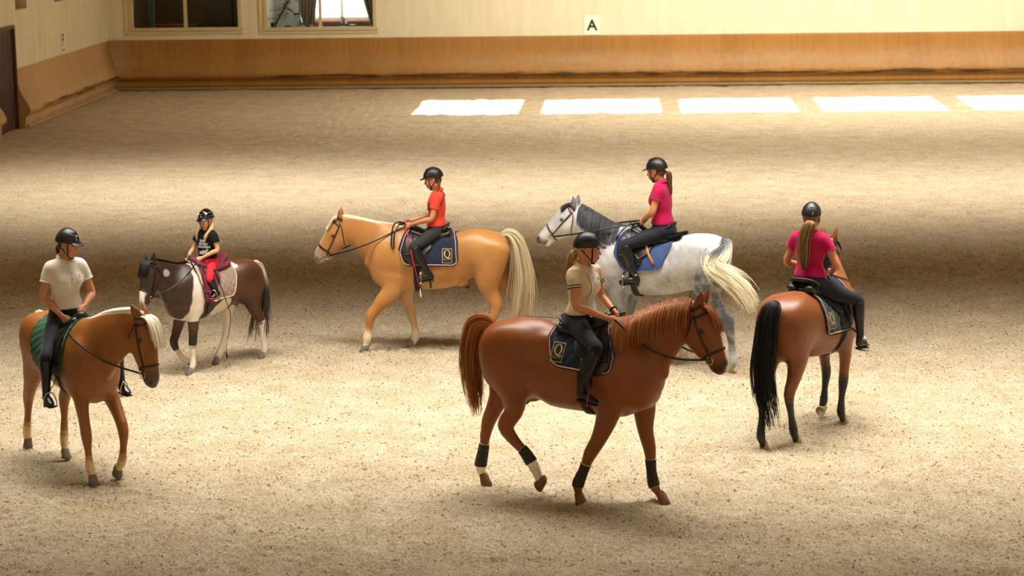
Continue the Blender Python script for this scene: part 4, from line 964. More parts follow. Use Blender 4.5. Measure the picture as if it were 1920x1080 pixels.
# inner sill
mb = MB(); mb.add(*box((-8.2, YB + .55, 1.56), (3.3, .5, .05))); tag(mb.obj('window_sill', simple('stone_sill', '6a7278', .3), smooth=False), kind='structure')
def curtain(x0, x1, x2, x3, y, z0, z1, col, label):
    """gathered drape: top from x0..x1, bottom from x2..x3"""
    nu, nv = 60, 30; V = []
    for j in range(nv + 1):
        t = j / nv; z = z1 + (z0 - z1) * t; e = t ** 1.6; a = x0 + (x2 - x0) * e; b = x1 + (x3 - x1) * e
        for i in range(nu + 1): s_ = i / nu; V.append((a + (b - a) * s_, y + .05 * sin(s_ * 34 + t * 1.5) * (1 - .3 * t), z))
    F = [(j * (nu + 1) + i, j * (nu + 1) + i + 1, (j + 1) * (nu + 1) + i + 1, (j + 1) * (nu + 1) + i) for j in range(nv) for i in range(nu)]
    o = mk('curtain', V, F, col); md = o.modifiers.new('t', 'SOLIDIFY'); md.thickness = .008
    return tag(o, label, 'curtain')
cm = simple('curtain_grey_rose', '8f7f76', .9)
curtain(-8.95, -8.35, -8.98, -8.55, YB + 1.4, 1.62, 3.7, cm, 'grey brown curtain hanging beside the plant in the bright window')
curtain(-7.42, -6.6, -7.0, -6.65, YB + 1.4, 1.62, 3.7, cm, 'grey brown curtain gathered at the right edge of the bright window')
# plant
pl = empty('potted_dracaena', (-9.35, YB + .62, 1.585), label='green leaved dracaena leaning in the left pane of the bright window', cat='plant')
mb = MB(); mb.add(*tube([(-9.55, YB + .62, 1.6), (-9.33, YB + .62, 2.0), (-9.05, YB + .7, 2.45), (-8.95, YB + .7, 2.9)], [.028, .024, .018, .012], 7)); st_ = mb.obj('stem', simple('plant_stem', '4a3a22', .8), pl, base=(-9.35, YB + .62, 1.585))
mb = MB()
for q in range(70):
    t = random.uniform(.2, 1); b = np.array([-9.55, YB + .62, 1.6]) * (1 - t) + np.array([-9.0, YB + .7, 2.7]) * t; a = random.uniform(0, 6.28); l = random.uniform(.22, .42); up = random.uniform(-.1, .7); P = [b + np.array([cos(a), sin(a) * .5, 0]) * l * s_ + np.array([0, 0, up * l * s_ - .5 * l * s_ * s_]) for s_ in np.linspace(0, 1, 7)]
    mb.add(*strap(P, (0, -.4, 1), .022, .003))
mb.obj('foliage', simple('plant_leaf', '2d4420', .5), pl, base=(-9.35, YB + .62, 1.585))
mb = MB(); mb.add(*tube([(-9.55, YB + .62, 1.585), (-9.55, YB + .62, 1.60), (-9.55, YB + .62, 1.75)], [.07, .075, .09], 14)); mb.obj('pot', simple('plant_pot', '2a2a2c', .4), pl, base=(-9.35, YB + .62, 1.585))
# glass lanterns on the sill
gl, n_, g_ = new_mat('vase_glass'); g_.inputs['Transmission Weight'].default_value = 1; g_.inputs['Roughness'].default_value = .05; g_.inputs['Base Color'].default_value = (.8, .9, .8, 1)
for x, s_, lab in ((-8.88, 1.0, 'tall rounded glass vase with a candle beside the curtain'), (-7.62, .62, 'squat glass vase on the sill of the right pane')):
    prof = [(.07, 0), (.09, .01), (.12, .07), (.145, .15), (.12, .26), (.085, .34), (.10, .42)]; n = 20
    r_ = empty('glass_vase', (x, YB + .48, 1.585), label=lab, cat='vase')
    P = [(0, 0, z * s_) for _, z in prof]; mb = MB(); mb.add(*tube(P, [a * s_ for a, _ in prof], n, up=(1, 0, 0), caps=False)); g = mb.obj('glass', gl, r_); md = g.modifiers.new('s', 'SOLIDIFY'); md.thickness = .006
    mb = MB(); mb.add(*tube([(0, 0, .012), (0, 0, .10 * s_)], .035 * s_ + .01, 12)); mb.obj('candle', simple('candle_wax', 'c9a860', .6), r_)
for x, lab in ((-9.13, 'small dark bowl left of the tall glass vase'), (-8.58, 'small dark bowl at the foot of the left curtain'), (-7.38, 'small dark bowl right of the squat glass vase')):
    mb = MB(); mb.add(*tube([(x, YB + .45, 1.585), (x, YB + .45, 1.60), (x, YB + .45, 1.68)], [.05, .075, .09], 14)); tag(mb.obj('bowl', simple('bowl_dark', '1d1b1a', .35), smooth=True), lab, 'bowl')

for q, (x, e) in enumerate(((-11.8, 45), (-8.4, 130))):  # fill lights added to brighten the rooms behind the windows
    l = bpy.data.lights.new('lounge_fill', 'POINT'); l.energy = e; l.shadow_soft_size = .25; l.color = (1, .88, .7) if q == 0 else (1, .97, .9); o = bpy.data.objects.new('lounge_fill', l); o.location = (x, 61.8, 3.5); COL.objects.link(o)

# ---------------------------------------------------------------- tack
class Drape:
    """distance of the horse's skin from a line inside the trunk, as a table over x and angle (0 = straight up)"""
    def __init__(s, H, x0, x1):
        s.H = H; s.xs = np.linspace(x0, x1, 56); s.th = np.radians(np.linspace(-6, 186, 65)); T = H.torso
        top = np.array([(a, b) for a, b, c, e in H.d['torso']]); bot = np.array([(c, e) for a, b, c, e in H.d['torso']]); top = top[np.argsort(top[:, 0])]; bot = bot[np.argsort(bot[:, 0])]
        s.zc = (np.interp(-.3 * H.S / 1.6, top[:, 0], top[:, 1]) + np.interp(-.3 * H.S / 1.6, bot[:, 0], bot[:, 1])) / 2; s.R = np.zeros((2, len(s.xs), len(s.th)))
        for q, sg in enumerate((1, -1)):
            for i, x in enumerate(s.xs):
                for j, a in enumerate(s.th):
                    p = H.bvh.ray_cast(Vector((x, 0, s.zc)), Vector((0, sg * sin(a), cos(a))))[0]
                    s.R[q, i, j] = .3 if p is None else sqrt(p[1] ** 2 + (p[2] - s.zc) ** 2)
        for _ in range(3):
            for ax in (1, 2):
                A = s.R; s.R = A.copy(); sl = [slice(None)] * 3
                if ax == 1: s.R[:, 1:-1] = (A[:, :-2] + 2 * A[:, 1:-1] + A[:, 2:]) / 4
                else: s.R[:, :, 1:-1] = (A[:, :, :-2] + 2 * A[:, :, 1:-1] + A[:, :, 2:]) / 4
    def r(s, x, a, sg):
        q = 0 if sg > 0 else 1; fx = np.clip((x - s.xs[0]) / (s.xs[1] - s.xs[0]), 0, len(s.xs) - 1.001); fa = np.clip((a - s.th[0]) / (s.th[1] - s.th[0]), 0, len(s.th) - 1.001)
        i, j = int(fx), int(fa); u, v = fx - i, fa - j; R = s.R[q]
        return R[i, j] * (1 - u) * (1 - v) + R[i + 1, j] * u * (1 - v) + R[i, j + 1] * (1 - u) * v + R[i + 1, j + 1] * u * v
    def pt(s, x, a, sg, off=0): r = s.r(x, a, sg) + off; return np.array([x, sg * r * sin(a), s.zc + r * cos(a)])
    def th_of(s, x, z, sg, off=0):
        lo, hi = 0, radians(165)
        for _ in range(18):
            m = (lo + hi) / 2
            if s.pt(x, m, sg, off)[2] > z: lo = m
            else: hi = m
        return (lo + hi) / 2
    def nrm(s, x, a, sg): e = .02; p = s.pt(x, a, sg); u = s.pt(x + e, a, sg) - p; v = s.pt(x, a + .05, sg) - p; n = nrm(np.cross(u, v)); return n if n @ (p - np.array([x, 0, s.zc])) > 0 else -n
def sheet(D, sg, xf, xr, zb, off, th, ns=40, nt=34, t0=0.0, quilt=0, qs=.07):
    """cloth or leather sheet lying on the trunk. xf, xr: front/rear x against t (0 top, 1 bottom); zb: bottom z against s (0 front, 1 rear)"""
    P = np.zeros((ns + 1, nt + 1, 3)); N = np.zeros_like(P)
    for i in range(ns + 1):
        s_ = i / ns; 
        for j in range(nt + 1):
            t = t0 + (1 - t0) * j / nt
            a = np.interp(t, *xf); b = np.interp(t, *xr); x = a + (b - a) * s_
            if j == 0 or True: zz = np.interp(s_, *zb)
            key = (round(x, 3), round(zz, 3)); 
            tb = D.cache.get((sg, off) + key) if hasattr(D, 'cache') else None
            if tb is None:
                if not hasattr(D, 'cache'): D.cache = {}
                tb = D.th_of(x, zz, sg, off); D.cache[(sg, off) + key] = tb
            ang = tb * t; p = D.pt(x, ang, sg, off); P[i, j] = p
    du = np.gradient(P, axis=0); dv = np.gradient(P, axis=1); N = np.cross(du, dv); N /= np.linalg.norm(N, axis=2)[..., None] + 1e-9
    if (N[ns // 2, nt // 2] @ (P[ns // 2, nt // 2] - np.array([P[ns // 2, nt // 2, 0], 0, D.zc]))) < 0: N = -N
    arc = np.cumsum(np.linalg.norm(np.diff(P, axis=1, prepend=P[:, :1]), axis=2), axis=1)
    q = 0
    if quilt:
        q = quilt * (np.abs(np.sin(pi * (P[..., 0] + arc) / qs)) * np.abs(np.sin(pi * (P[..., 0] - arc) / qs))) ** .5; q = q[..., None]
    O = P + N * (th + q); I = P; n2 = nt + 1; V = np.vstack([O.reshape(-1, 3), I.reshape(-1, 3)]); b = len(V) // 2; F = []
    for i in range(ns):
        for j in range(nt):
            a = i * n2 + j; F.append((a, a + 1, a + n2 + 1, a + n2)); F.append((b + a, b + a + n2, b + a + n2 + 1, b + a + 1))
    rim = [i * n2 for i in range(ns + 1)][::-1]; edge = [0 * n2 + j for j in range(n2)] + [i * n2 + nt for i in range(1, ns + 1)] + [ns * n2 + j for j in range(nt - 1, -1, -1)]
    loop = edge + [i * n2 for i in range(ns - 1, 0, -1)]
    for a, c in zip(loop, loop[1:] + loop[:1]): F.append((a, c, b + c, b + a))
    return V, F, O, N
def rounded(z_mid, z_f, z_r, corner=.12, lift=.10):
    """bottom edge: straight with rounded corners"""
    s_ = np.linspace(0, 1, 25); z = z_f + (z_r - z_f) * s_ + 0 * s_
    e = np.clip((corner - s_) / corner, 0, 1); e2 = np.clip((s_ - 1 + corner) / corner, 0, 1)
    return (s_, z + lift * (1 - np.sqrt(1 - e ** 2 * .98)) + lift * (1 - np.sqrt(1 - e2 ** 2 * .98)))
def poly_tube(mb, pts, r, closed=False): mb.add(*tube(pts, r, 6, closed=closed))
def patch_on(D, sg, pts2d, F, x0, z0, off, ang=0.0, bvh=None):
    """flat artwork (x,z offsets seen from that side) laid onto the sheet"""
    out = []
    for (a, b) in pts2d:
        a2 = a * cos(ang) - b * sin(ang); b2 = a * sin(ang) + b * cos(ang); x = x0 + (-a2 if sg > 0 else a2); z = z0 + b2
        th_ = D.th_of(x, z, sg, off); out.append(D.pt(x, th_, sg, off))
    return out, F
def frame2d(w, h, t):
    P = []; F = []
    for (a, b, c, d_) in ((-w, -h, w, -h + t), (-w, h - t, w, h)):
        for i in range(9):
            x = a + (c - a) * i / 8; P += [(x, b), (x, d_)]
            if i: q = len(P) - 4; F.append((q, q + 2, q + 3, q + 1))
    for (a, b, c, d_) in ((-w, -h, -w + t, h), (w - t, -h, w, h)):
        for i in range(11):
            z = b + (d_ - b) * i / 10; P += [(a, z), (c, z)]
            if i: q = len(P) - 4; F.append((q, q + 1, q + 3, q + 2))
    return P, F
    P = [(-w, -h), (w, -h), (w, h), (-w, h), (-w + t, -h + t), (w - t, -h + t), (w - t, h - t), (-w + t, h - t)]
    return P, [(0, 1, 5, 4), (1, 2, 6, 5), (2, 3, 7, 6), (3, 0, 4, 7)]
def q_logo():
    P = []; F = []; n = 28
    for q in range(n):
        a = 2 * pi * q / n; w = .006 + .006 * abs(cos(a)); P += [(cos(a) * .034, sin(a) * .040), (cos(a) * (.034 - w), sin(a) * (.040 - w * .7))]
    for q in range(n): a, b = 2 * q, 2 * ((q + 1) % n); F.append((a, b, b + 1, a + 1))
    b0 = len(P); T = [(-.022, -.036), (-.005, -.039), (.015, -.047), (.030, -.047), (.042, -.036)]
    for i, (x, y) in enumerate(T): w = .0045 * (1 - abs(i - 2) / 3.0) + .001; P += [(x, y + w), (x, y - w)]
    for i in range(4): F.append((b0 + 2 * i, b0 + 2 * i + 2, b0 + 2 * i + 3, b0 + 2 * i + 1))
    return P, F
def make_pad(H, D, sgs, mat, label, xf, xr, zb, piping=None, quilt=.008, qs=.08, logo=None, pipe2=None, off=.004, th=.012, group=None, logoside=None):
    base = (0, 0, 0); t = empty('saddle_pad', H.root.location, H.root.rotation_euler.z, label, 'saddle pad')
    surf = {}
    mb = MB(); pm = MB()
    for sg in (1, -1):
        V, F, O, N = sheet(D, sg, xf, xr, zb, off, th, ns=64, nt=48, quilt=quilt, qs=qs); mb.add(V, F)
        if piping:
            ins = 2; e = [O[ins, j] + N[ins, j] * .004 for j in range(0, 49 - ins)] + [O[i, 48 - ins] + N[i, 48 - ins] * .004 for i in range(ins + 1, 64 - ins)] + [O[64 - ins, j] + N[64 - ins, j] * .004 for j in range(48 - ins, -1, -1)]
            pm.add(*tube(e, .0055, 5))
    mb.obj('cloth', mat, t)
    if piping: pm.obj('piping', piping, t)
    if logo:
        x0, z0, ang, sc = logo; sg = logoside; o2 = off + th + quilt + .003
        lg = MB(); P, F = frame2d(.052, .074, .0045); lg.add(*patch_on(D, sg, [(a * sc, b * sc) for a, b in P], F, x0, z0, o2, ang))
        bk = MB(); P, F = [], []; n = 6
        for i in range(n + 1):
            for j in range(n + 1): P.append((-.049 + .098 * i / n, -.071 + .142 * j / n))
        F = [(i * (n + 1) + j, (i + 1) * (n + 1) + j, (i + 1) * (n + 1) + j + 1, i * (n + 1) + j + 1) for i in range(n) for j in range(n)]
        bk.add(*patch_on(D, sg, [(a * sc, b * sc) for a, b in P], F, x0, z0, o2 - .0015, ang)); pt = bk.obj('logo_patch', mat, t)
        P, F = q_logo(); lg.add(*patch_on(D, sg, [(a * sc, (b + .022) * sc) for a, b in P], F, x0, z0, o2 + .0005, ang)); lg.obj('embroidery', 'gold', pt, smooth=False)
        tx = MB()   # two lines of tiny lettering
        for r_ in (0, 1):
            x = -.040
            while x < .038:
                w = random.uniform(.002, .004)
                for (a, b, c, d_) in ((x, x + .0014, 0, .007), (x + w, x + w + .0012, .000, .007), (x, x + w, .003, .0042)):
                    yy = -.034 - .011 * r_; P = [(a, yy + c), (b, yy + c), (b, yy + d_), (a, yy + d_)]; tx.add(*patch_on(D, sg, [(p * sc, q * sc) for p, q in P], [(0, 1, 2, 3)], x0, z0, o2 + .0005, ang))
                x += w + random.choice([.003, .003, .003, .008])
        tx.obj('lettering', 'silver', pt, smooth=False)
    return t
def make_saddle(H, D, seatm, flapm, label, xp, xc, flap, stir_x, girth_x, feet, leatherm='leather', seat_w=.15, s=1.0, iron='metal', extra=None, cant=.13, girthm='strapm'):
    t = empty('saddle', H.root.location, H.root.rotation_euler.z, label, 'saddle')
    zt = lambda x: D.pt(x, 0, 1)[2]
    g = Grid((xc - .14, -.24, zt((xp + xc) / 2) - .12), (xp + .12, .24, zt(xp) + .28), .009); xm = (xp + xc) / 2; L_ = xp - xc
    g.chain([(xp + .005, 0, zt(xp) + .065 * s, .035, .05), (xp - .05, 0, zt(xp - .05) + .065 * s, .03, .075 * s), (xm + .02, 0, zt(xm) + .045 * s, .026, .085 * s), (xc + .13, 0, zt(xc + .1) + .048 * s, .026, .125 * s), (xc + .05, 0, zt(xc) + .075 * s, .024, seat_w * s), (xc, 0, zt(xc) + cant * s * .82, .018, seat_w * .93 * s), (xc - .025, 0, zt(xc) + cant * s, .014, seat_w * .72 * s)], k=.02, sub=5, ki=.01)
    for sg in (1, -1):   # panels under the seat
        g.chain([(xp, sg * .07, zt(xp) + .02, .03, .045), (xm, sg * .085, zt(xm) + .012, .035, .055), (xc, sg * .095, zt(xc) + .02, .04, .06), (xc - .03, sg * .09, zt(xc) + .05, .022, .045)], k=.02)
    V, F = g.mesh(); so = mk('seat', V, F, M[seatm], t)
    mb = MB(); P = [(xc - .03 + .02 * abs(a) ** 2, seat_w * .80 * s * a, zt(xc) + (cant + .004) * s - .05 * abs(a) ** 2.5) for a in np.linspace(-1, 1, 15)]; mb.add(*tube(P, .007, 6)); mb.obj('seat_welt', leatherm, so)
    xf, xr, zb = flap
    for sg in (1, -1):
        V, F, O, N = sheet(D, sg, xf, xr, zb, .024, .007, ns=30, nt=30, t0=.16); f = mk('flap', V, F, M[flapm], t)
        e = [O[0, j] for j in range(31)] + [O[i, 30] for i in range(1, 31)] + [O[30, j] for j in range(29, -1, -1)]; mb = MB(); mb.add(*tube(e, .0045, 5)); mb.obj('flap_edge', leatherm, f)
        # knee roll and skirt
        V, F, O, N = sheet(D, sg, ([0, 1], [xp + .01, xp - .03]), ([0, 1], [xc + .12, xc + .17]), ([0, .5, 1], [zt(xp) - .16 * s, zt(xm) - .20 * s, zt(xc) - .12 * s]), .033, .008, ns=20, nt=14, t0=.1); mk('skirt', V, F, M[flapm], t)
        x = np.interp(.55, *xf) - .02
        V, F, O, N = sheet(D, sg, ([0, 1], [x, x + .005]), ([0, 1], [x - .055, x - .06]), ([0, .5, 1], [zb[1].min() + .12] * 3), .029, .016, ns=8, nt=20, t0=.45); mk('knee_roll', V, F, M[flapm], t)
        # stirrup leather and iron
        fc = np.array(feet[0 if sg > 0 else 1], float); fx = fc[0]; topz = fc[2] + .125 * s
        a1 = D.th_of(stir_x, topz + .10, sg, .04); P = []
        for u in np.linspace(0, 1, 10): a = radians(38) + (a1 - radians(38)) * u; P.append(D.pt(stir_x + (fx - stir_x) * u * .6, a, sg, .036))
        P.append(np.array([fx, fc[1], topz])); N_ = [np.array([0, sg, .15])] * len(P); mb = MB(); mb.add(*strap(cr(P, 3), np.tile([0, sg, .1], (len(cr(P, 3)), 1)), .024, .004)); mb.obj('stirrup_leather', leatherm, t)
        mb = MB(); w = .060 * s; hgt = .125 * s; fd = np.array([.95, .15 * sg, 0]); lt = np.array([-.25 * sg, .97, 0]) if H.n in (5, 3, 4, 6) else np.array([-.45 * sg, .9, 0])
        P = [fc + lt * w * cos(a) * (1 if a < pi else 1) + np.array([0, 0, 1]) * (hgt * sin(a)) for a in np.linspace(-.1, pi + .1, 19)]; mb.add(*tube(P, .0065 * s, 7)); fwd = nrm(np.cross(lt, [0, 0, 1])); R3 = Matrix((fwd, lt, (0, 0, 1))).transposed()
        mb.add(*box(fc + np.array([0, 0, -.008]), (.035 * s, w * 2, .010), R3)); mb.obj('stirrup', iron, t)
    P = [D.pt(girth_x, a, 1, .012) for a in np.radians(np.linspace(55, 180, 26))] + [D.pt(girth_x, a, -1, .012) for a in np.radians(np.linspace(175, 55, 25))]
    Nn = [nrm(p - np.array([girth_x, 0, D.zc])) for p in P]; mb = MB(); mb.add(*strap(P, Nn, .075 * s, .008)); mb.obj('girth', girthm, t)
    return t
def make_bridle(H, label, mat, hands, loop=None, noseflash=False, browc=None, ringr=.034, sag=.03, buckle_side=1, reinm=None, bitt=(.74, 118)):
    t = empty('bridle', H.root.location, H.root.rotation_euler.z, label, 'bridle'); k = H.S / 1.6
    def rp(tt, ph, off=.004):
        c = H.hpt(max(0, min(1, tt)), -.02 * k if ph > 90 else 0, 0); ph = radians(ph)
        if tt < 0: c = c + H.hax * tt * H.hl
        d = H.hn * cos(ph) + H.L * sin(ph); p, n = cast(H.bvh, c, d, off, .30)
        if p is None: p = c + d * .1; n = d
        return p, n
    def band(path, w, closed=False, off=.003, th=.005, m=None, name='strap', par=t):
        P, N = zip(*[rp(a, b, off) for a, b in path]); P = np.array(P); N = np.array(N)
        for _ in range(1):
            if closed: P = (np.roll(P, 1, 0) + 2 * P + np.roll(P, -1, 0)) / 4
            else: P[1:-1] = (P[:-2] + 2 * P[1:-1] + P[2:]) / 4
        c = np.mean(P, 0); P = P + N * .003
        mb = MB(); mb.add(*strap(P, N, w, th, closed)); return mb.obj(name, m or mat, par)
    band([(.60 + (.03 if abs(p - 180) < 60 else 0), p) for p in range(0, 360, 15)], .024 * k, True, name='noseband')
    for sg in (1, -1):
        band([(bitt[0] - .02, sg * (bitt[1] - 5)), (.62, sg * 100), (.5, sg * 94), (.38, sg * 88), (.26, sg * 84), (.15, sg * 80), (.06, sg * 74)], .018 * k, name='cheekpiece')
        band([(.06, sg * 80), (.14, sg * 105), (.22, sg * 125), (.30, sg * 145), (.34, sg * 165), (.35, sg * 180)], .012 * k, name='throatlash')
    band([(-.01, p) for p in range(-75, 76, 15)], .028 * k, off=.006, name='headpiece')
    band([(.10, p) for p in range(-80, 81, 16)], .020 * k, name='browband', m=browc)
    for sg in (1, -1):
        p, n = rp(bitt[0], sg * bitt[1], .010); mb = MB(); mb.add(*torus(p - H.hn * .005, ringr * k, .0045 * k, H.L + H.hn * .001, 22, 6)); ring = mb.obj('bit_ring', 'metal', t)
        h = np.array(hands[0 if sg > 0 else 1], float); p = p - H.hax * 0; q = p + nrm(h - p) * ringr * k * .9
        n_ = 26; P2 = np.array([q + (h - q) * u + np.array([.12 if H.d['yaw'] else .03, sg * .22, -sag * 3]) * 4 * u * (1 - u) for u in np.linspace(0, 1, n_)])
        for it in range(70):     # a rein under light tension lying against the neck
            P2[1:-1] = P2[1:-1] * .2 + (P2[:-2] + P2[2:]) * .4; P2[1:-1, 2] -= sag * .012
            if it % 2: P2[1:-1] = push_out(H, P2[1:-1], .032 if H.n == 5 else .013)
        mb = MB(); mb.add(*strap(P2, np.tile([.25 if H.d['yaw'] else 0, sg * 1., .25], (n_, 1)), .019 * k, .005)); mb.obj('rein', reinm or mat, t)
    st = [H.hpt(bitt[0], -.05 * k, -.06 * k), H.hpt(bitt[0], -.052 * k, .06 * k)]
    if loop is not None:
        mb = MB(); P = cr(loop, 6); mb.add(*strap(P, np.tile([0, .9, .3], (len(P), 1)), .018, .004)); mb.obj('rein_end', reinm or mat, t)
    return t

# ---------------------------------------------------------------- riders
def rot_yaw(a): c, s_ = cos(a), sin(a); return np.array([[c, -s_, 0], [s_, c, 0], [0, 0, 1.]])
def rider(H, label, P, N, C, arms, legs, s=1.0, hyaw=0, hpitch=0, tyaw=0, shirt='white', breech='breech', boot='boot', helmet='helmet', haircol=('5a3b22', '8a6238'), hair=None, skin='c98b66', loose=0.0, bust=0, sleeve=.55, female=True, extra=None, hroll=0, visor=1.0, solemat='sole', sw=1.0, bootlen=1.0):
    """arms: side -> (shoulder, elbow, hand); legs: side -> (hip, knee, ankle, heel, toe); all in the horse's frame"""
    A = lambda v: np.array(v, float); P, N, C = A(P), A(N), A(C); yaw = radians(H.d['head']); R0 = rot_yaw(yaw); w = R0 @ P + A([*H.d['root'], 0])
    root = empty('person', w, yaw, label, 'person'); base = P; K = dict(base=base)
    lt = rot_yaw(radians(tyaw)) @ A([0, 1, 0]); ft = rot_yaw(radians(tyaw)) @ A([1, 0, 0])
    W = P * .62 + N * .38 + A([.0, 0, 0]); CH = P * .28 + N * .72 + ft * .012 * s
    pel = lt * .35 + A([0, .65, 0]); pel = nrm(pel)
    def torso(g, grow=0, top=True, dn=0):
        rows = [(*(P - A([0, 0, .0]) - (N - P) * dn), .110 * s + grow, .150 * s + grow), (*(P + (N - P) * .16), .105 * s + grow, .150 * s * (1.0 if female else .95) + grow), (*W, .084 * s + grow + loose * .6, .118 * s + grow + loose), (*(P * .45 + N * .55), .095 * s + grow + loose * .5, .130 * s + grow + loose), (*CH, .102 * s + grow, .150 * s * sw + grow), (*(P * .10 + N * .90), .080 * s + grow, .150 * s * sw + grow), (*N, .050 * s + grow, .080 * s + grow)]
        g.chain(rows, L=[tuple(pel), tuple(lt)], k=.02, sub=5, ki=.012)
        if bust:
            for sg in (1, -1): g.ell(CH + ft * .070 * s + lt * sg * .062 * s - A([0, 0, .035 * s]), A([.055, .055, .055]) * bust * s + grow * .6, k=.06)
        for sg, (S_, E_, H_) in arms.items(): g.ell(A(S_) + A([0, -sg * .012, -.006]), A([.048, .046, .055]) * s + grow * .7, k=.06)
    hf = rot_yaw(radians(hyaw)) @ A([cos(radians(hpitch)), 0, sin(radians(hpitch))]); hl = rot_yaw(radians(hyaw)) @ A([0, 1, 0]); hu = np.cross(hf, hl)
    Rh = np.stack([hf, hl, hu], 1); hs = s ** .45 if s < 1 else 1.0; hp = lambda a, b, c: C + (hf * a + hl * b + hu * c) * hs
    allp = np.array([P, N, C] + [q for v in arms.values() for q in v] + [q for v in legs.values() for q in v]); lo = allp.min(0) - .17; hi = allp.max(0) + .17
    g = Grid(lo, hi, .0068 if s > .8 else .006)
    torso(g, -.014)
    g.chain([(*(N - A([0, 0, .03])), .058 * s, .062 * s), (*(N * .5 + hp(-.03, 0, -.08) * .5), .048 * hs, .05 * hs), (*hp(-.025, 0, -.05), .05 * hs, .052 * hs)], L=hl, k=.03)
    e = lambda c, r, k=.02, cv=False: g.ell(hp(*c), A(r) * hs, Rh, k * hs, cv)
    e((-.012, 0, .022), (.098, .078, .092)); e((.028, 0, -.035), (.068, .060, .078), .03); e((.058, 0, -.100), (.030, .030, .024), .03)
    for sg in (1, -1):
        e((.0, sg * .045, -.075), (.045, .016, .028), .03); e((.058, sg * .036, -.042), (.028, .024, .026), .03); e((.080, sg * .030, .008), (.013, .026, .008), .012)
        e((.098, sg * .032, -.014), (.012, .017, .010), .008, True); e((-.008, sg * .080, -.018), (.018, .008, .030), .008); e((-.002, sg * .090, -.014), (.009, .006, .018), .004, True)
    g.chain([(*hp(.088, 0, -.004), .008 * hs, .009 * hs), (*hp(.104, 0, -.035), .010 * hs, .012 * hs), (*hp(.110, 0, -.046), .009 * hs, .015 * hs)], L=hl, k=.012)
    e((.096, 0, -.070), (.010, .022, .006), .006); e((.094, 0, -.082), (.010, .019, .006), .006); e((.104, 0, -.076), (.010, .020, .0015), .003, True)
    hands = {}
    for sg, (S_, E_, H_) in arms.items():
        S_, E_, H_ = A(S_), A(E_), A(H_); f = nrm(H_ - E_); Wr = H_ - f * .055 * s
        g.chain([(*S_, .042 * s, .042 * s), (*(S_ * .5 + E_ * .5), .040 * s, .040 * s), (*E_, .036 * s, .036 * s), (*(E_ * .7 + Wr * .3), .037 * s, .037 * s), (*(E_ * .3 + Wr * .7), .029 * s, .029 * s), (*Wr, .021 * s, .026 * s)], L=(0, 0, 1), k=.02, sub=4)
        up = nrm(A([0, 0, 1]) - f * f[2] + A([0, -sg * .25, 0])); med = nrm(np.cross(f, up)); med = med if med[1] * sg < 0 else -med
        q = lambda a, b, c: Wr + (f * a + up * b + med * c) * s
        Rm = np.stack([f, up, med], 1); g.ell(q(.045, -.002, .004), A([.046, .038, .017]) * s, Rm, k=.014)
        for i in range(4):
            b = .024 - .0175 * i; l = (1, 1.08, 1.0, .82)[i]
            g.chain([(*q(.066, b, .002), .0095 * s, .0095 * s), (*q(.066 + .027 * l, b, .006), .0088 * s, .0088 * s), (*q(.066 + .026 * l, b - .003, .028 * l), .008 * s, .008 * s), (*q(.066, b - .004, .034 * l), .0072 * s, .0072 * s)], k=.0035, sub=3)
        g.chain([(*q(.020, .026, .010), .012 * s, .012 * s), (*q(.048, .040, .018), .0100 * s, .0100 * s), (*q(.078, .036, .024), .0088 * s, .0088 * s)], k=.006, sub=3)
        hands[sg] = (q(.070, 0, .020), Wr, f)
    for sg, (Hp, Kn, An, He, To) in legs.items():
        Hp, Kn, An, He, To = map(A, (Hp, Kn, An, He, To))
        g.chain([(*Hp, .07 * s, .07 * s), (*(Hp * .5 + Kn * .5), .062 * s, .058 * s), (*Kn, .043 * s, .04 * s), (*(Kn * .7 + An * .3), .042 * s, .038 * s), (*An, .026 * s, .026 * s)], k=.02)
        g.chain([(*(He * .6 + An * .4), .018 * s, .018 * s), (*(He * .4 + To * .6 + A([0, 0, .008])), .016 * s, .024 * s), (*(He * .08 + To * .92 + A([0, 0, .004])), .010 * s, .020 * s)], k=.01)
    V, F = g.mesh(); c = np.tile(C_(skin), (len(V), 1)); d = V - C; lx, ly, lz = d @ hf / hs, d @ hl / hs, d @ hu / hs
    hd = (np.abs(lz + .03) < .15) & (np.abs(lx) < .16) & (np.abs(ly) < .11)
    c = mixc(c, C_('b0604e'), hd * (lx > .07) * (np.abs(lz + .076) < .011) * (np.abs(ly) < .024) * .8)
    c = mixc(c, C_('4a3020'), hd * (lx > .055) * (np.abs(lz - .006 + .2 * (np.abs(ly) - .03) ** 1) < .0055) * (np.abs(np.abs(ly) - .032) < .02) * .75)
    c = mixc(c, C_('c4755a'), hd * np.exp(-((lx - .07) ** 2 + (np.abs(ly) - .042) ** 2 + (lz + .045) ** 2) / .0006) * .45)
    mk('body', V, F, M['skin'], root, c, base=base)
    for sg in (1, -1):
        mb = MB(); mb.add(*sphere(hp(.0815, sg * .031, -.0145), .0112 * hs, 12, 8)); ey = mb.obj('eye', 'eyewhite', root, base=base)
        mb = MB(); mb.add(*sphere(hp(.0868, sg * .031, -.0145), A([.0068, .0068, .0068]) * hs, 10, 6)); mb.obj('iris', 'iris', ey, base=base)
    # shirt
    g = Grid(lo, hi, .0075); torso(g, .010, dn=-.10)
    slv = {}; g_s = Grid(lo, hi, .0075)
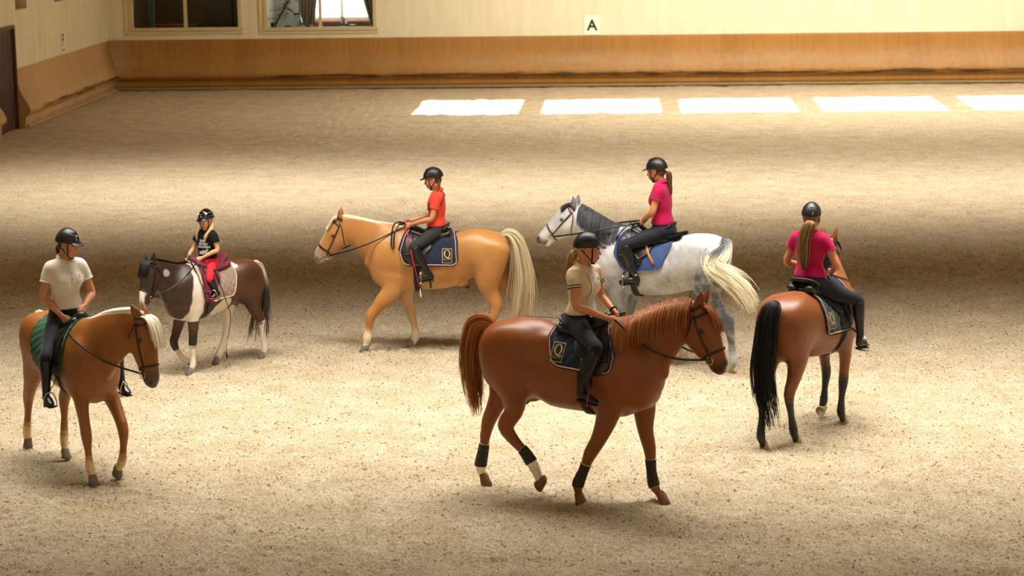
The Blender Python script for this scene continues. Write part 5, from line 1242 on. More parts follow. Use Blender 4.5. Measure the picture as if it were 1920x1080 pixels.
    for sg, (S_, E_, H_) in arms.items():
        S_, E_ = A(S_), A(E_); en = S_ * (1 - sleeve) + E_ * sleeve; r1 = .054 * s + loose * .5; d_ = nrm(E_ - S_); en2 = en + d_ * .05
        g_s.chain([(*(S_ + A([0, -sg * .025, -.008])), .050 * s + .004, .050 * s + .004), (*(S_ * .6 + en * .4), r1, r1), (*en2, r1 + .003, r1 + .003)], L=(1, 0, 0), k=.01, sub=3)
        X, Y, Z = g_s.ax[0][:, None, None], g_s.ax[1][None, :, None], g_s.ax[2][None, None, :]
        f = ((X - en[0]) * d_[0] + (Y - en[1]) * d_[1] + (Z - en[2]) * d_[2]).astype(np.float32); f = np.where(np.broadcast_to(Y * sg > 0, f.shape), f, -1)
        g_s.D = np.maximum(g_s.D, f); slv[sg] = (en, d_, r1)
    g.D = Grid.smin(g.D, g_s.D, .028); del g_s
    hemz = P[2] + .02 * s if female else P[2]; hemz = (P + (N - P) * .12)[2]
    g.cut((0, 0, hemz), (0, 0, -1)); g.ell(N + A([0, 0, .052 * s]) + ft * .015, A([.060, .060, .05]) * s, k=.012, carve=True)
    V, F = g.mesh(); sh = mk('shirt', V, F, M[shirt], root, base=base); sbvh = bvh_of(V, F)
    if shirt != 'black':
        mb = MB(); n = 26; a0 = radians(20)
        nk = N + A([0, 0, .012]) * s; P3 = []; N3 = []
        for q in range(n):
            a = a0 + (2 * pi - 2 * a0) * q / (n - 1); o = ft * cos(a) + lt * sin(a); P3.append(nk + ft * .004 + ft * cos(a) * .070 * s + lt * sin(a) * .074 * s + A([0, 0, .026 - .026 * cos(a)]) * s); N3.append(o + A([0, 0, .75]))
        mb.add(*strap(P3, N3, .044 * s, .008)); mb.obj('collar', shirt, sh, base=base)
    # breeches and boots
    g = Grid(lo - .02, hi + .02, .008); g.chain([(*(P - A([0, 0, .01]) * s), .112 * s, .150 * s), (*(P + (N - P) * .15), .106 * s + .004, .146 * s + .004), (*(P + (N - P) * .24), .088 * s, .128 * s)], L=pel, k=.02, cap=.3)
    g.ell(P - A([.045 * s, 0, .02]), A([.11, .155, .09]) * s, k=.05)
    g2 = {}
    for sg, (Hp, Kn, An, He, To) in legs.items():
        Hp, Kn, An = A(Hp), A(Kn), A(An)
        g.chain([(*Hp, .092 * s, .088 * s), (*(Hp * .6 + Kn * .4), .084 * s, .080 * s), (*(Hp * .25 + Kn * .75), .068 * s, .064 * s), (*Kn, .062 * s, .057 * s), (*(Kn * .75 + An * .25), .054 * s, .050 * s), (*(Kn * .55 + An * .45), .044 * s, .042 * s)], k=.04, sub=4)
    V, F = g.mesh(); br = mk('breeches', V, F, M[breech], root, base=base); bbvh = bvh_of(V, F)
    for sg, (Hp, Kn, An, He, To) in legs.items():
        Kn, An, He, To = map(A, (Kn, An, He, To)); g = Grid(np.minimum.reduce([Kn, An, He, To]) - .1, np.maximum.reduce([Kn, An, He, To]) + .1, .0065)
        tp = Kn * .95 + An * .05
        g.chain([(*tp, .063 * s, .060 * s), (*(Kn * .68 + An * .32), .061 * s, .057 * s), (*(Kn * .3 + An * .7), .045 * s, .042 * s), (*An, .038 * s, .036 * s)], k=.02, sub=4, cap=.15)
        sd = nrm(To - He); ll = nrm(np.cross([0, 0, 1], sd)); g.chain([(*(An * .6 + He * .4), .037 * s, .035 * s), (*(He + sd * .02 + A([0, 0, .012])), .033 * s, .031 * s), (*(He * .55 + To * .45 + A([0, 0, .022]) * s), .038 * s, .036 * s), (*(He * .25 + To * .75 + A([0, 0, .006])), .030 * s, .041 * s), (*To, .019 * s, .030 * s)], L=ll, k=.025, sub=4)
        V, F = g.mesh(); bo = mk('boot', V, F, M[boot], root, base=base)
        dn = np.cross(sd, ll); dn = dn if dn[2] < 0 else -dn
        mb = MB(); R3 = Matrix((sd, ll, -dn)).transposed(); mb.add(*box(He + sd * .030 * s + dn * .032 * s, (.055 * s, .052 * s, .022 * s), R3)); mb.add(*box(He * .35 + To * .65 + dn * .026 * s, (.15 * s, .062 * s, .010), R3)); mb.obj('sole', solemat, bo, base=base)
    # helmet
    g = Grid(C - .22, C + .24, .0055)
    g.ell(hp(-.012, 0, .034), A([.117, .093, .101]) * hs, Rh, k=.01); g.ell(hp(-.055, 0, .0), A([.072, .080, .068]) * hs, Rh, k=.05)
    g.cut(hp(.0, 0, .012), -(hu) + hf * -.0 + hf * .16)
    g.ell(hp(-.012, 0, -.012), A([.100, .080, .070]) * hs, Rh, k=.008, carve=True)
    if visor:
        va = .16; Rv = np.stack([nrm(hf - hu * va), hl, nrm(hu + hf * va)], 1)
        g.ell(hp(.098, 0, .026), A([.062 * visor, .074, .0085]) * hs, Rv, k=.014)
    g.chain([(*hp(.05, 0, .122), .006, .02), (*hp(-.04, 0, .131), .006, .024), (*hp(-.10, 0, .085), .006, .02)], L=hl, k=.015)
    V, F = g.mesh(); he = mk('helmet', V, F, M[helmet], root, base=base); hbvh = bvh_of(V, F)
    mb = MB()
    for sg in (1, -1):
        mb.add(*tube(cr([hp(.045, sg * .078, .015), hp(.05, sg * .072, -.05), hp(.045, sg * .045, -.105), hp(.045, 0, -.128)], 5), .0065 * hs, 6)); mb.add(*tube(cr([hp(-.05, sg * .074, -.01), hp(.0, sg * .070, -.06), hp(.040, sg * .052, -.095)], 5), .0055 * hs, 6))
    mb.add(*box(hp(.05, 0, -.130), (.035, .03, .014), Matrix(Rh.tolist()).to_3x3())); mb.obj('chin_strap', 'strapm', he, base=base)
    K.update(hbvh=hbvh, sbvh=sbvh, bbvh=bbvh, root=root, hp=hp, hf=hf, hl=hl, hu=hu, hs=hs, helmet=he, shirt=sh, breeches=br, hands=hands, slv=slv, ft=ft, lt=lt, CH=CH, P=P, N=N, W=W, s=s, torso=torso, lo=lo, hi=hi)
    # hair under the helmet
    hm = hair_mat('hair', *haircol)
    g = Grid(C - .16, C + .14, .006); g.ell(hp(-.045, 0, -.030), A([.060, .073, .062]) * hs, Rh, k=.02); g.ell(hp(-.02, 0, .01), A([.090, .079, .055]) * hs, Rh, k=.02); g.cut(hp(0.02, 0, -.02), (hf * 1.0 + hu * .0)); V, F = g.mesh(); mk('hair', V, F, hm, root, np.full((len(V), 3), .4), base=base)
    K['hairmat'] = hm
    if hair:
        for (nm, guide, wd, n) in hair(K):
            G = cr(guide, 6); m = len(G); paths = []
            for q in range(n):
                a = random.uniform(0, 6.28); rr = sqrt(random.random()); e = random.uniform(.7, 1); idx = np.linspace(0, e * (m - 1), 14); i = np.minimum(idx.astype(int), m - 2); f = (idx - i)[:, None]; Pp = G[i] * (1 - f) + G[i + 1] * f
                ww = np.interp(idx / (m - 1), np.linspace(0, 1, len(wd)), wd)[:, None]; d_ = nrm(G[-1] - G[0]); u_ = nrm(np.cross(d_, [.3, .9, .1])); v_ = np.cross(d_, u_)
                paths.append(Pp + (u_ * cos(a) + v_ * sin(a)) * rr * ww + np.sin(idx * .5 + q * 2)[:, None] * np.array([.003, .003, 0]))
            V, F, c = strands(paths, .0034, .0014); mk(nm, V, F, hm, root, c, base=base)
    return K
def print_on(K, name, pts, F, c, mat, off=.003, par=None, direction=None):
    """artwork on the shirt: pts are (to the wearer's left, up) offsets from the chest point c"""
    d = K['ft'] if direction is None else direction; l = np.cross([0, 0, 1], d); out = []
    for a, b in pts:
        o = np.asarray(c) + l * a + np.array([0, 0, b]); p, n = cast(K['sbvh'], o, d, 0, .5); out.append((o + d * .12) if p is None else p + n * off)
    return mk(name, out, F, M[mat] if isinstance(mat, str) else mat, par or K['shirt'], base=K['P'], smooth=False)
def helmet_strip(K, name, pts, mat, r=.004, closed=False):
    """trim on the helmet shell: pts = (forward, left, up) directions from the middle of the head"""
    o = K['hp'](-.01, 0, .02); P = []
    for a, b, c in (cr(pts, 5) if len(pts) > 2 else pts):
        p, n = cast(K['hbvh'], o, K['hf'] * a + K['hl'] * b + K['hu'] * c, .001, .4)
        if p is not None: P.append(p)
    mb = MB(); mb.add(*tube(P, r, 5, closed=closed)); return mb.obj(name, mat, K['helmet'], base=K['P'])
def grid2d(x0, x1, y0, y1, nx=6, ny=8, taper=0):
    P = [((x0 + (x1 - x0) * i / nx) * (1 - taper * j / ny), y0 + (y1 - y0) * j / ny) for i in range(nx + 1) for j in range(ny + 1)]
    return P, [(i * (ny + 1) + j, (i + 1) * (ny + 1) + j, (i + 1) * (ny + 1) + j + 1, i * (ny + 1) + j + 1) for i in range(nx) for j in range(ny)]
def belt(K, z, mat, w=.03, name='belt', which='bbvh', off=.006, par=None):
    c = K['P'] * .9 + K['N'] * .1; c = np.array([c[0], c[1], z]); P = []; Nn = []
    for a in np.linspace(0, 2 * pi, 36, endpoint=False):
        d = np.array([cos(a), sin(a), 0]); p, n = cast(K[which], c, d, off, .5); P.append(p if p is not None else c + d * .15); Nn.append(d)
    mb = MB(); mb.add(*strap(P, Nn, w, .005, closed=True)); return mb.obj(name, mat, par or K['breeches'], base=K['P'])
def cuffs(K, mats, w=.012):
    for sg, (en, d_, r1) in K['slv'].items():
        for q, m in enumerate(mats):
            c = en - d_ * (.006 + w * q); mb = MB(); u = nrm(np.cross(d_, [0, 1, .1])); v = np.cross(d_, u); P = []; Nn = []
            for a in np.linspace(0, 2 * pi, 26, endpoint=False):
                d = u * cos(a) + v * sin(a); P.append(c + d * (r1 + .0035)); Nn.append(d)
            mb.add(*strap(P, Nn, w, .004, closed=True)); mb.obj('cuff', m, K['shirt'], base=K['P'])
def braid_obj(K, name, guide, r):
    G = cr(guide, 10); mb = MB(); t = np.linspace(0, 1, len(G))
    for ph in range(3):
        P = [G[i] + K['hl'] * sin(t[i] * 32 + ph * 2.09) * r * .55 + K['hf'] * sin(2 * (t[i] * 32 + ph * 2.09)) * r * .35 for i in range(len(G))]; rad = [r * .62 * (1 - .45 * a) for a in t]; b = len(mb.V); mb.add(*tube(P, rad, 7), c=(.2 + .3 * ph,) * 3)
    return mb.obj(name, K['hairmat'], K['root'], base=K['P'])
def crop(name, pts, r, label, cat, mat, H, tip=None, handle=None):
    f = lambda p: rot_yaw(radians(H.d['head'])) @ np.array(p, float) + np.array([*H.d['root'], 0])
    P = [f(p) for p in pts]; b = P[0]; t = empty(name, b, 0, label, cat)
    mb = MB(); G = cr(P, 6); mb.add(*tube(G, np.linspace(r, r * .5, len(G)), 6)); mb.obj('shaft', mat, t, base=b)
    mb = MB(); d = nrm(P[1] - P[0]); mb.add(*tube([P[0] - d * .12, P[0] + d * .03], [r * 2.2, r * 2.0], 8)); mb.add(*sphere(P[0] - d * .125, r * 3.2)); mb.obj('handle', handle or 'leather', t, base=b)
    mb = MB(); e = P[-1]; mb.add(*tube([e, e + np.array([0, 0, -.03]), e + np.array([.003, 0, -.075]), e + np.array([.008, 0, -.10])], [r * .6, r * .8, r * 1.8, r * .8], 6)); mb.obj('tassel', tip or 'strapm', t, base=b)
    return t

# ---------------------------------------------------------------- build the horses
HS = {}
HS[5] = build_horse(5, 'horse', 'chestnut horse with white hind socks walking right at the front of the group', coat_bay('844512', None, socks=('nh', 'fh'), sockh=.30), male=True)
HS[3] = build_horse(3, 'horse', 'light palomino horse walking left in the middle under the rider in coral', coat_palomino('b47f46', '985f2c', 'e0cdb0'), male=True)
HS[4] = build_horse(4, 'horse', 'dappled grey horse with a blowing pale tail and open mouth', coat_grey)
HS[2] = build_horse(2, 'pony', 'small brown and white pinto pony carrying the child in black shirt', coat_pinto)
HS[1] = build_horse(1, 'horse', 'golden palomino horse with thick white forelock at the left edge', coat_palomino('8f5721', '704316', 'd9b78a', blaze=False, muzzle='5c463a', sockh=.26, lighten=.15))
HS[6] = build_horse(6, 'horse', 'bay horse with black tail seen from behind at the right', coat_bay('7c4219', '120e0d', blaze=False, legh=.62))
H1, H2, H3, H4, H5, H6 = [HS[i] for i in range(1, 7)]

# manes, forelocks, tails
chest_h = hair_mat('chestnut_hair', '84451a', 'c67f42'); white_h = hair_mat('flaxen_hair', 'e4d7b8', 'fbf3e0'); cream_h = hair_mat('cream_hair', 'c9b088', 'eadbb8')
grey_h = hair_mat('grey_hair', '18181b', '5a5a60'); black_h = hair_mat('black_hair', '0b0a0a', '1d1816')
mane(H5, chest_h, -1, .40, n=900, t0=.0, r=.0040); forelock(H5, chest_h, .30, 220)
tail(H5, chest_h, [(-1.18, 0, 1.51), (-1.27, 0, 1.545), (-1.355, .0, 1.50), (-1.405, 0, 1.34), (-1.415, 0, 1.10), (-1.40, 0, .90), (-1.37, 0, .68)], [(.04, .04), (.07, .06), (.09, .07), (.09, .075), (.09, .08), (.07, .065), (.03, .03)], 620)
mane_strip(H3, white_h, .020, .012, 1); forelock(H3, white_h, .22, 300, side=.3, width=.055)
tail(H3, cream_h, [(-1.20, 0, 1.37), (-1.30, 0, 1.38), (-1.38, 0, 1.28), (-1.43, 0, 1.10), (-1.46, 0, .85), (-1.44, 0, .55), (-1.38, .0, .22)], [(.03, .04), (.055, .06), (.08, .08), (.10, .09), (.13, .10), (.15, .11), (.07, .07)], 620)
mane(H4, grey_h, 1, .36, n=640, t0=.04, r=.0046); forelock(H4, grey_h, .17, 260, width=.06)
def gcol(V, c):
    f = smooth01(np.hypot(V[:, 0] + 1.12, V[:, 2] - 1.48), .10, .24)[:, None]; return np.clip(c * .35 + f * .9, 0, 1)
mt, nt_, b_ = new_mat('grey_to_cream_hair'); a_ = nt_.nodes.new('ShaderNodeAttribute'); a_.attribute_name = 'Col'; r_ = nt_.nodes.new('ShaderNodeValToRGB')
r_.color_ramp.elements[0].color = (*hexc('36373c'), 1); r_.color_ramp.elements[1].color = (*hexc('efe2c2'), 1); e_ = r_.color_ramp.elements.new(.35); e_.color = (*hexc('8e8e90'), 1); e_ = r_.color_ramp.elements.new(.6); e_.color = (*hexc('ddceab'), 1)
nt_.links.new(a_.outputs['Fac'], r_.inputs[0]); nt_.links.new(r_.outputs[0], b_.inputs['Base Color']); b_.inputs['Roughness'].default_value = .5
tail(H4, mt, [(-1.12, .0, 1.46), (-1.19, .06, 1.44), (-1.16, .20, 1.34), (-1.12, .30, 1.25), (-1.20, .38, 1.19), (-1.36, .43, 1.12), (-1.52, .44, 1.0), (-1.64, .42, .80)], [(.03, .04), (.07, .06), (.13, .07), (.10, .06), (.08, .05), (.08, .05), (.08, .05), (.05, .04)], 620, colf=gcol, fray=.045)
mane(H2, black_h, -1, .20, n=320, t0=.05, r=.004); forelock(H2, black_h, .22, 180, width=.06)
def pcol(V, c):
    return np.clip(c * .15 + smooth01(V[:, 2], .78, .98)[:, None] * .85, 0, 1)
tail(H2, hair_mat('black_and_white_hair', '0c0a0a', 'd8ccbc'), [(-.92, 0, 1.10), (-1.0, 0, 1.09), (-1.05, 0, .95), (-1.07, 0, .75), (-1.03, .0, .50), (-.98, 0, .20)], [(.025, .03), (.04, .045), (.045, .05), (.06, .055), (.11, .09), (.17, .12)], 380, colf=pcol)
mane_strip(H1, white_h, .042, .026, 1); forelock(H1, white_h, .34, 460, side=.25, width=.06, r=.0042)
tail(H1, white_h, [(-1.02, 0, 1.37), (-1.10, 0, 1.36), (-1.16, 0, 1.22), (-1.18, 0, .95), (-1.16, 0, .60)], [(.03, .04), (.05, .055), (.06, .06), (.06, .07), (.05, .06)], 300)
mane(H6, black_h, 1, .24, n=260, t0=.1); forelock(H6, black_h, .2, 100)
tail(H6, black_h, [(-1.12, .0, 1.40), (-1.19, 0.01, 1.39), (-1.25, .03, 1.25), (-1.28, .04, 1.0), (-1.29, .05, .75), (-1.29, .02, .50), (-1.28, -.05, .22)], [(.03, .05), (.05, .09), (.06, .10), (.06, .105), (.06, .10), (.07, .09), (.04, .05)], 620, r=.005)
mb = MB(); 
# tongue of the grey
c0 = H4.hpt(.80, -.058, 0); c1 = H4.hpt(1.0, -.068, .0); g = Grid(np.minimum(c0, c1) - .06, np.maximum(c0, c1) + .06, .005); g.chain([(*c0, .010, .024), (*c1, .010, .024)], L=H4.L, k=.01); V, F = g.mesh(); mk('tongue', V, F, M['sclera'], H4.root)
# brushing boots of the chestnut
def leg_boot(H, key, i0, i1, label, cuff=None, grow=.006):
    L = H.legs[key]; t = empty('brushing_boot', H.root.location, H.root.rotation_euler.z, label, 'horse boot', 'brushing boots on the chestnut horse' if False else None)
    P = cr(L, 6); a, b = int(i0 * 6), int(i1 * 6); V = []; n = 16; R_ = P[a:b + 1]
    for q, row in enumerate(R_):
        d = nrm(P[min(a + q + 1, len(P) - 1), :3] - P[a + q - 1, :3]); l = nrm(np.array([0, 1, 0]) - d * d[1]); f = np.cross(l, d); bul = grow + .002 * sin(pi * q / max(1, len(R_) - 1))
        for k in range(n): an = 2 * pi * k / n; V.append(row[:3] + f * cos(an) * (row[3] + bul) + l * sin(an) * (row[3] * .85 + bul))
    F = [(q * n + k, q * n + (k + 1) % n, (q + 1) * n + (k + 1) % n, (q + 1) * n + k) for q in range(len(R_) - 1) for k in range(n)]
    o = mk('shell', V, F, M['dark_boot'], t); m = o.modifiers.new('s', 'SOLIDIFY'); m.thickness = .006; m.offset = 1
    V = np.array(V)
    for ring in (0, len(R_) - 1): mb = MB(); mb.add(*tube(V[ring * n:(ring + 1) * n], .0045, 5, closed=True)); mb.obj('binding', cuff or 'cream', t)
    for f_ in (.3, .6):
        r0 = int(f_ * (len(R_) - 1)); mb = MB(); ring = V[r0 * n:(r0 + 1) * n]; c = ring.mean(0); ring = c + (ring - c) * 1.10; mb.add(*strap(ring, ring - c, .022, .003, closed=True)); mb.obj('boot_strap', 'leather', t)
    return t
leg_boot(H5, 'nf', 3.7, 5.2, 'dark tendon boot on the near foreleg of the chestnut horse')
leg_boot(H5, 'ff', 3.6, 5.2, 'dark tendon boot on the far foreleg of the chestnut horse')
leg_boot(H5, 'nh', 5.9, 6.9, 'short dark boot above the white sock of the lifted hind leg')
leg_boot(H5, 'fh', 4.6, 6.1, 'dark boot on the trailing far hind leg of the chestnut horse')

# ---------------------------------------------------------------- tack
D5 = Drape(H5, -.85, .35); D3 = Drape(H3, -.9, .3); D4 = Drape(H4, -.85, .3); D2 = Drape(H2, -.7, .3); D1 = Drape(H1, -.85, .3); D6 = Drape(H6, -.85, .3)
kw = lambda *a: ([x for x, _ in a], [y for _, y in a])
make_pad(H5, D5, None, M['navy'], 'navy quilted saddle pad with gold Q badge under the beige shirted rider', kw((0, -.03), (.35, .03), (.7, .10), (1, .07)), kw((0, -.56), (.5, -.57), (1, -.51)), rounded(0, 1.20, 1.25, .18, .10), piping='piping', qs=.11, logo=(-.445, 1.375, -.08, 1.08), logoside=-1)
make_pad(H3, D3, None, M['navy'], 'navy quilted saddle pad with gold Q badge under the coral shirted rider', kw((0, -.12), (.3, -.06), (.7, -.01), (1, -.05)), kw((0, -.66), (.5, -.705), (1, -.71)), rounded(0, 1.05, 1.04, .14, .10), piping='piping', qs=.11, logo=(-.578, 1.165, 0, 1.12), logoside=1)
make_pad(H4, D4, None, M['blue'], 'blue finely quilted saddle pad on the grey horse', kw((0, -.08), (.4, .04), (.75, .065), (1, -.01)), kw((0, -.60), (.5, -.60), (1, -.53)), rounded(0, 1.10, 1.14, .22, .12), quilt=.006, qs=.05)
make_pad(H2, D2, None, M['taupe'], 'taupe quilted saddle pad with cream rope edge on the pinto pony', kw((0, .03), (.5, .03), (1, -.03)), kw((0, -.50), (.5, -.52), (1, -.46)), rounded(0, .80, .82, .16, .08), piping='cream', qs=.09)
make_pad(H1, D1, None, M['green'], 'dark green quilted saddle pad on the golden palomino at left', kw((0, -.01), (.5, .02), (1, .0)), kw((0, -.66), (.5, -.68), (1, -.66)), rounded(0, .98, .94, .14, .08), quilt=.010, qs=.075)
make_pad(H6, D6, None, M['navy'], 'navy saddle pad with Q badge on the bay horse at right', kw((0, .0), (.5, .02), (1, .0)), kw((0, -.62), (.5, -.60), (1, -.56)), rounded(0, 1.0, 1.02, .14, .08), piping='piping', qs=.11, logo=(-.47, 1.16, .0, 1.1), logoside=-1)
# feet (left, right) in each horse's frame: where the ball of the foot stands in the stirrup
F5 = [(-.075, .385, .975), (-.075, -.385, .975)]; F3 = [(-.27, .345, .875), (-.27, -.345, .875)]; F4 = [(-.09, .37, .96), (-.09, -.37, .96)]
F2 = [(-.09, .285, .835), (.10, -.325, .835)]; F1 = [(-.03, .37, .72), (-.03, -.37, .72)]; F6 = [(.01, .375, .80), (.01, -.375, .80)]
flp = lambda x0, x1, zb, fw=.08: (kw((0, x0), (.3, x0 + fw * .4), (.65, x0 + fw), (.9, x0 + fw * .85), (1, x0 + fw * .4)), kw((0, x1), (.6, x1 + .10), (1, x1 + .12)), rounded(0, zb, zb + .02, .3, .06))
make_saddle(H5, D5, 'leather', 'leather', 'black leather saddle with magenta stirrups on the chestnut horse', -.07, -.47, flp(-.05, -.34, 1.20, .12), -.16, -.21, F5, iron='purple')
make_saddle(H3, D3, 'leather', 'darkbrown', 'dark leather saddle on the light palomino horse', -.16, -.56, flp(-.15, -.46, 1.06, .09), -.28, -.22, F3)
make_saddle(H4, D4, 'leather', 'leather', 'black leather saddle with tan billet strap on the grey horse', -.10, -.53, flp(-.08, -.40, 1.16, .10), -.22, -.16, F4, cant=.19)
make_saddle(H2, D2, 'burg', 'burg', 'burgundy saddle with white edged stirrups on the pinto pony', -.06, -.44, flp(-.04, -.28, .80, .05), -.16, -.10, F2, s=.9, seat_w=.14, girthm='darkbrown', cant=.15)
make_saddle(H1, D1, 'leather', 'leather', 'black leather saddle over the green pad', -.08, -.52, flp(-.06, -.36, 1.0, .08), -.2, -.12, F1)
make_saddle(H6, D6, 'leather', 'leather', 'black leather saddle seen from behind on the bay horse', -.12, -.60, flp(-.10, -.42, 1.04, .08), -.24, -.16, F6, seat_w=.17)

# tan billet strap on the grey's saddle, spare strap under the coral rider's saddle
def loose_strap(H, D, pts, w, mat, name, par):
    P = cr([D.pt(x, D.th_of(x, z, 1, o), 1, o) for x, z, o in pts], 4); mb = MB(); mb.add(*strap(P, np.tile([0, 1, .1], (len(P), 1)), w, .005)); return mb.obj(name, mat, par)
sad = {o.parent and o.name or o.name: o for o in bpy.data.objects if o.name.startswith('saddle') and o.type == 'EMPTY' and o.get('category') == 'saddle'}
sg4 = [o for o in sad.values() if 'grey' in o['label']][0]; sg3 = [o for o in sad.values() if 'palomino' in o['label']][0]
loose_strap(H4, D4, [(-.285, 1.44, .05), (-.35, 1.32, .05), (-.42, 1.21, .035)], .030, 'tan', 'billet_strap', sg4)
loose_strap(H3, D3, [(-.34, 1.02, .035), (-.37, .90, .03), (-.38, .78, .05)], .026, 'leather', 'billet_strap', sg3)
g = Grid((-.78, -.30, 1.34), (-.38, .30, 1.62), .009)
for sg in (1, -1): g.chain([(-.45, sg * .06, 1.50, .022, .06), (-.56, sg * .10, 1.485, .026, .075), (-.665, sg * .07, 1.515, .022, .07)], k=.03)
V, F = g.mesh(); o = tag(mk('half_pad', V, F, M['fluff']), 'black fleece half pad behind the saddle of the grey horse', 'saddle pad'); o.location = H4.root.location; o.rotation_euler = H4.root.rotation_euler

# ---------------------------------------------------------------- riders and bridles
def both(f): return {1: f(1), -1: f(-1)}
def mirror_legs(hip, kn, an, he, to):
    m = lambda p, sg: (p[0], abs(p[1]) * sg, p[2]); return {sg: tuple(m(p, sg) for p in (hip, kn, an, he, to)) for sg in (1, -1)}
def pony_hair(r=.03, l=.34, side=0, n=140, back=.10):
    def f(K):
        hp = K['hp']; b = hp(-.105, 0, -.035); e = hp(-.135, side * .05, -.035) ; 
        return [('ponytail', [b, hp(-.135, side * .3, -.07), K['N'] + K['ft'] * -back * K['s'] + K['lt'] * side * .06 - np.array([0, 0, .02]), K['N'] + K['ft'] * -(back + .005) * K['s'] + K['lt'] * side * .07 - np.array([0, 0, l * .6]), K['N'] + K['ft'] * -(back - .005) * K['s'] + K['lt'] * side * .07 - np.array([0, 0, l])], [.012, r, r * 1.2, r * 1.1, r * .4], n)]
    return f
# 5: woman in beige polo on the chestnut horse (turned a little towards the camera)
K5 = rider(H5, 'woman in a beige polo shirt, blond ponytail, riding the chestnut horse', (-.33, 0, 1.635), (-.315, 0, 2.085), (-.255, .005, 2.265),
    {1: ((-.26, .165, 2.045), (-.235, .235, 1.80), (-.01, .055, 1.685)), -1: ((-.335, -.165, 2.05), (-.275, -.225, 1.79), (.0, -.065, 1.65))},
    mirror_legs((-.33, .10, 1.60), (-.045, .355, 1.46), (-.155, .385, 1.13), (-.20, .39, 1.035), (-.02, .395, .995)),
    hyaw=14, hpitch=-6, tyaw=-14, shirt='beige', haircol=('9a7440', 'dcb878'), hair=pony_hair(.040, .24, 0, 200, .125), bust=.9, skin='c98a62', sleeve=.45)
bridle_hands = {}
make_bridle(H5, 'brown bridle and reins on the chestnut horse', 'darkbrown', (K5['hands'][1][0], K5['hands'][-1][0]), loop=[K5['hands'][-1][0], (.03, -.13, 1.60), (.06, -.20, 1.50), (.02, -.24, 1.42), (-.02, -.22, 1.50), (.0, -.13, 1.62)], bitt=(.70, 122))
# 3: girl in coral
K3 = rider(H3, 'girl in a coral polo shirt with a brown braid, holding a red whip', (-.435, 0, 1.435), (-.46, 0, 1.855), (-.405, 0, 2.035),
    {1: ((-.465, .135, 1.825), (-.40, .175, 1.59), (-.11, .07, 1.495)), -1: ((-.465, -.135, 1.825), (-.40, -.175, 1.60), (-.09, -.05, 1.515))},
    mirror_legs((-.43, .09, 1.41), (-.20, .325, 1.28), (-.36, .345, .985), (-.42, .35, .925), (-.245, .35, .895)),
    s=.90, hyaw=4, hpitch=-14, shirt='coral', breech='charcoal', haircol=('3f2512', '8a5a30'), skin='c98a66', sleeve=.52)
braid_obj(K3, 'braid', [K3['hp'](-.075, .055, -.05), K3['hp'](-.05, .075, -.10), K3['N'] + np.array([.03, .085, -.02]), K3['N'] + np.array([.085, .10, -.09]), K3['N'] + np.array([.105, .105, -.17])], .020)
make_bridle(H3, 'black bridle and reins on the light palomino horse', 'leather', (K3['hands'][1][0], K3['hands'][-1][0]), loop=[K3['hands'][1][0], (-.02, .13, 1.545), (.05, .17, 1.50), (.07, .23, 1.30), (.04, .25, 1.26), (.03, .22, 1.42), (-.03, .12, 1.53), K3['hands'][-1][0]], bitt=(.70, 128), sag=.01)
h_ = K3['hands'][1][0]
crop('riding_whip', [h_ + np.array([.01, .01, -.03]), (-.19, .43, 1.18), (-.275, .43, .81)], .0065, 'red riding whip held down in the hand of the girl in coral', 'whip', 'rose', H3, handle=M['pink'], tip=M['white'])
# 4: woman in magenta on the grey
K4 = rider(H4, 'woman in a magenta shirt seen from the side, riding the grey horse', (-.43, 0, 1.565), (-.415, 0, 2.05), (-.35, 0, 2.225),
    {1: ((-.43, .16, 2.01), (-.385, .215, 1.78), (-.20, .075, 1.645)), -1: ((-.43, -.16, 2.01), (-.385, -.215, 1.78), (-.19, -.06, 1.655))},
    mirror_legs((-.43, .10, 1.53), (-.10, .34, 1.41), (-.215, .365, 1.105), (-.275, .37, 1.005), (-.055, .37, 1.00)),
    hyaw=2, hpitch=-12, shirt='magenta', haircol=('3a2115', '7e5334'), hair=pony_hair(.030, .14, 0, 130, .085), bust=.7, skin='c08058', sleeve=.42)
make_bridle(H4, 'brown bridle and black reins on the grey horse', 'brown', (K4['hands'][1][0], K4['hands'][-1][0]), bitt=(.66, 118), reinm='leather', sag=.0, loop=[K4['hands'][1][0], (-.10, .13, 1.62), (-.02, .20, 1.56), (.04, .25, 1.44), (.0, .24, 1.52), (-.1, .12, 1.64)])
# 2: child in black
K2 = rider(H2, 'small child in a black printed shirt and red leggings on the pinto pony', (-.265, 0, 1.225), (-.255, 0, 1.565), (-.25, .0, 1.705),
    {1: ((-.265, .108, 1.53), (-.27, .165, 1.37), (-.085, .06, 1.275)), -1: ((-.245, -.108, 1.53), (-.19, -.165, 1.36), (.0, -.07, 1.275))},
    {1: ((-.26, .065, 1.195), (-.08, .245, 1.075), (-.155, .275, .905), (-.17, .285, .868), (-.055, .29, .872)), -1: ((-.25, -.065, 1.195), (-.03, -.255, 1.08), (.03, -.31, .91), (.02, -.32, .868), (.135, -.33, .872))}, solemat='pink',
    s=.70, hyaw=16, hpitch=-12, tyaw=12, shirt='black', breech='red', helmet='helmetgloss', haircol=('b8925c', 'ecd3a0'), skin='cf9670', sleeve=.5, loose=.022, female=False,
    hair=lambda K: [('pigtail', [K['hp'](-.03, sg * .075, -.05), K['hp'](.03, sg * .085, -.12), K['N'] + np.array([.075, sg * .075, -.04]), K['N'] + np.array([.085, sg * .07, -.11])], [.012, .022, .020, .006], 80) for sg in (1, -1)])
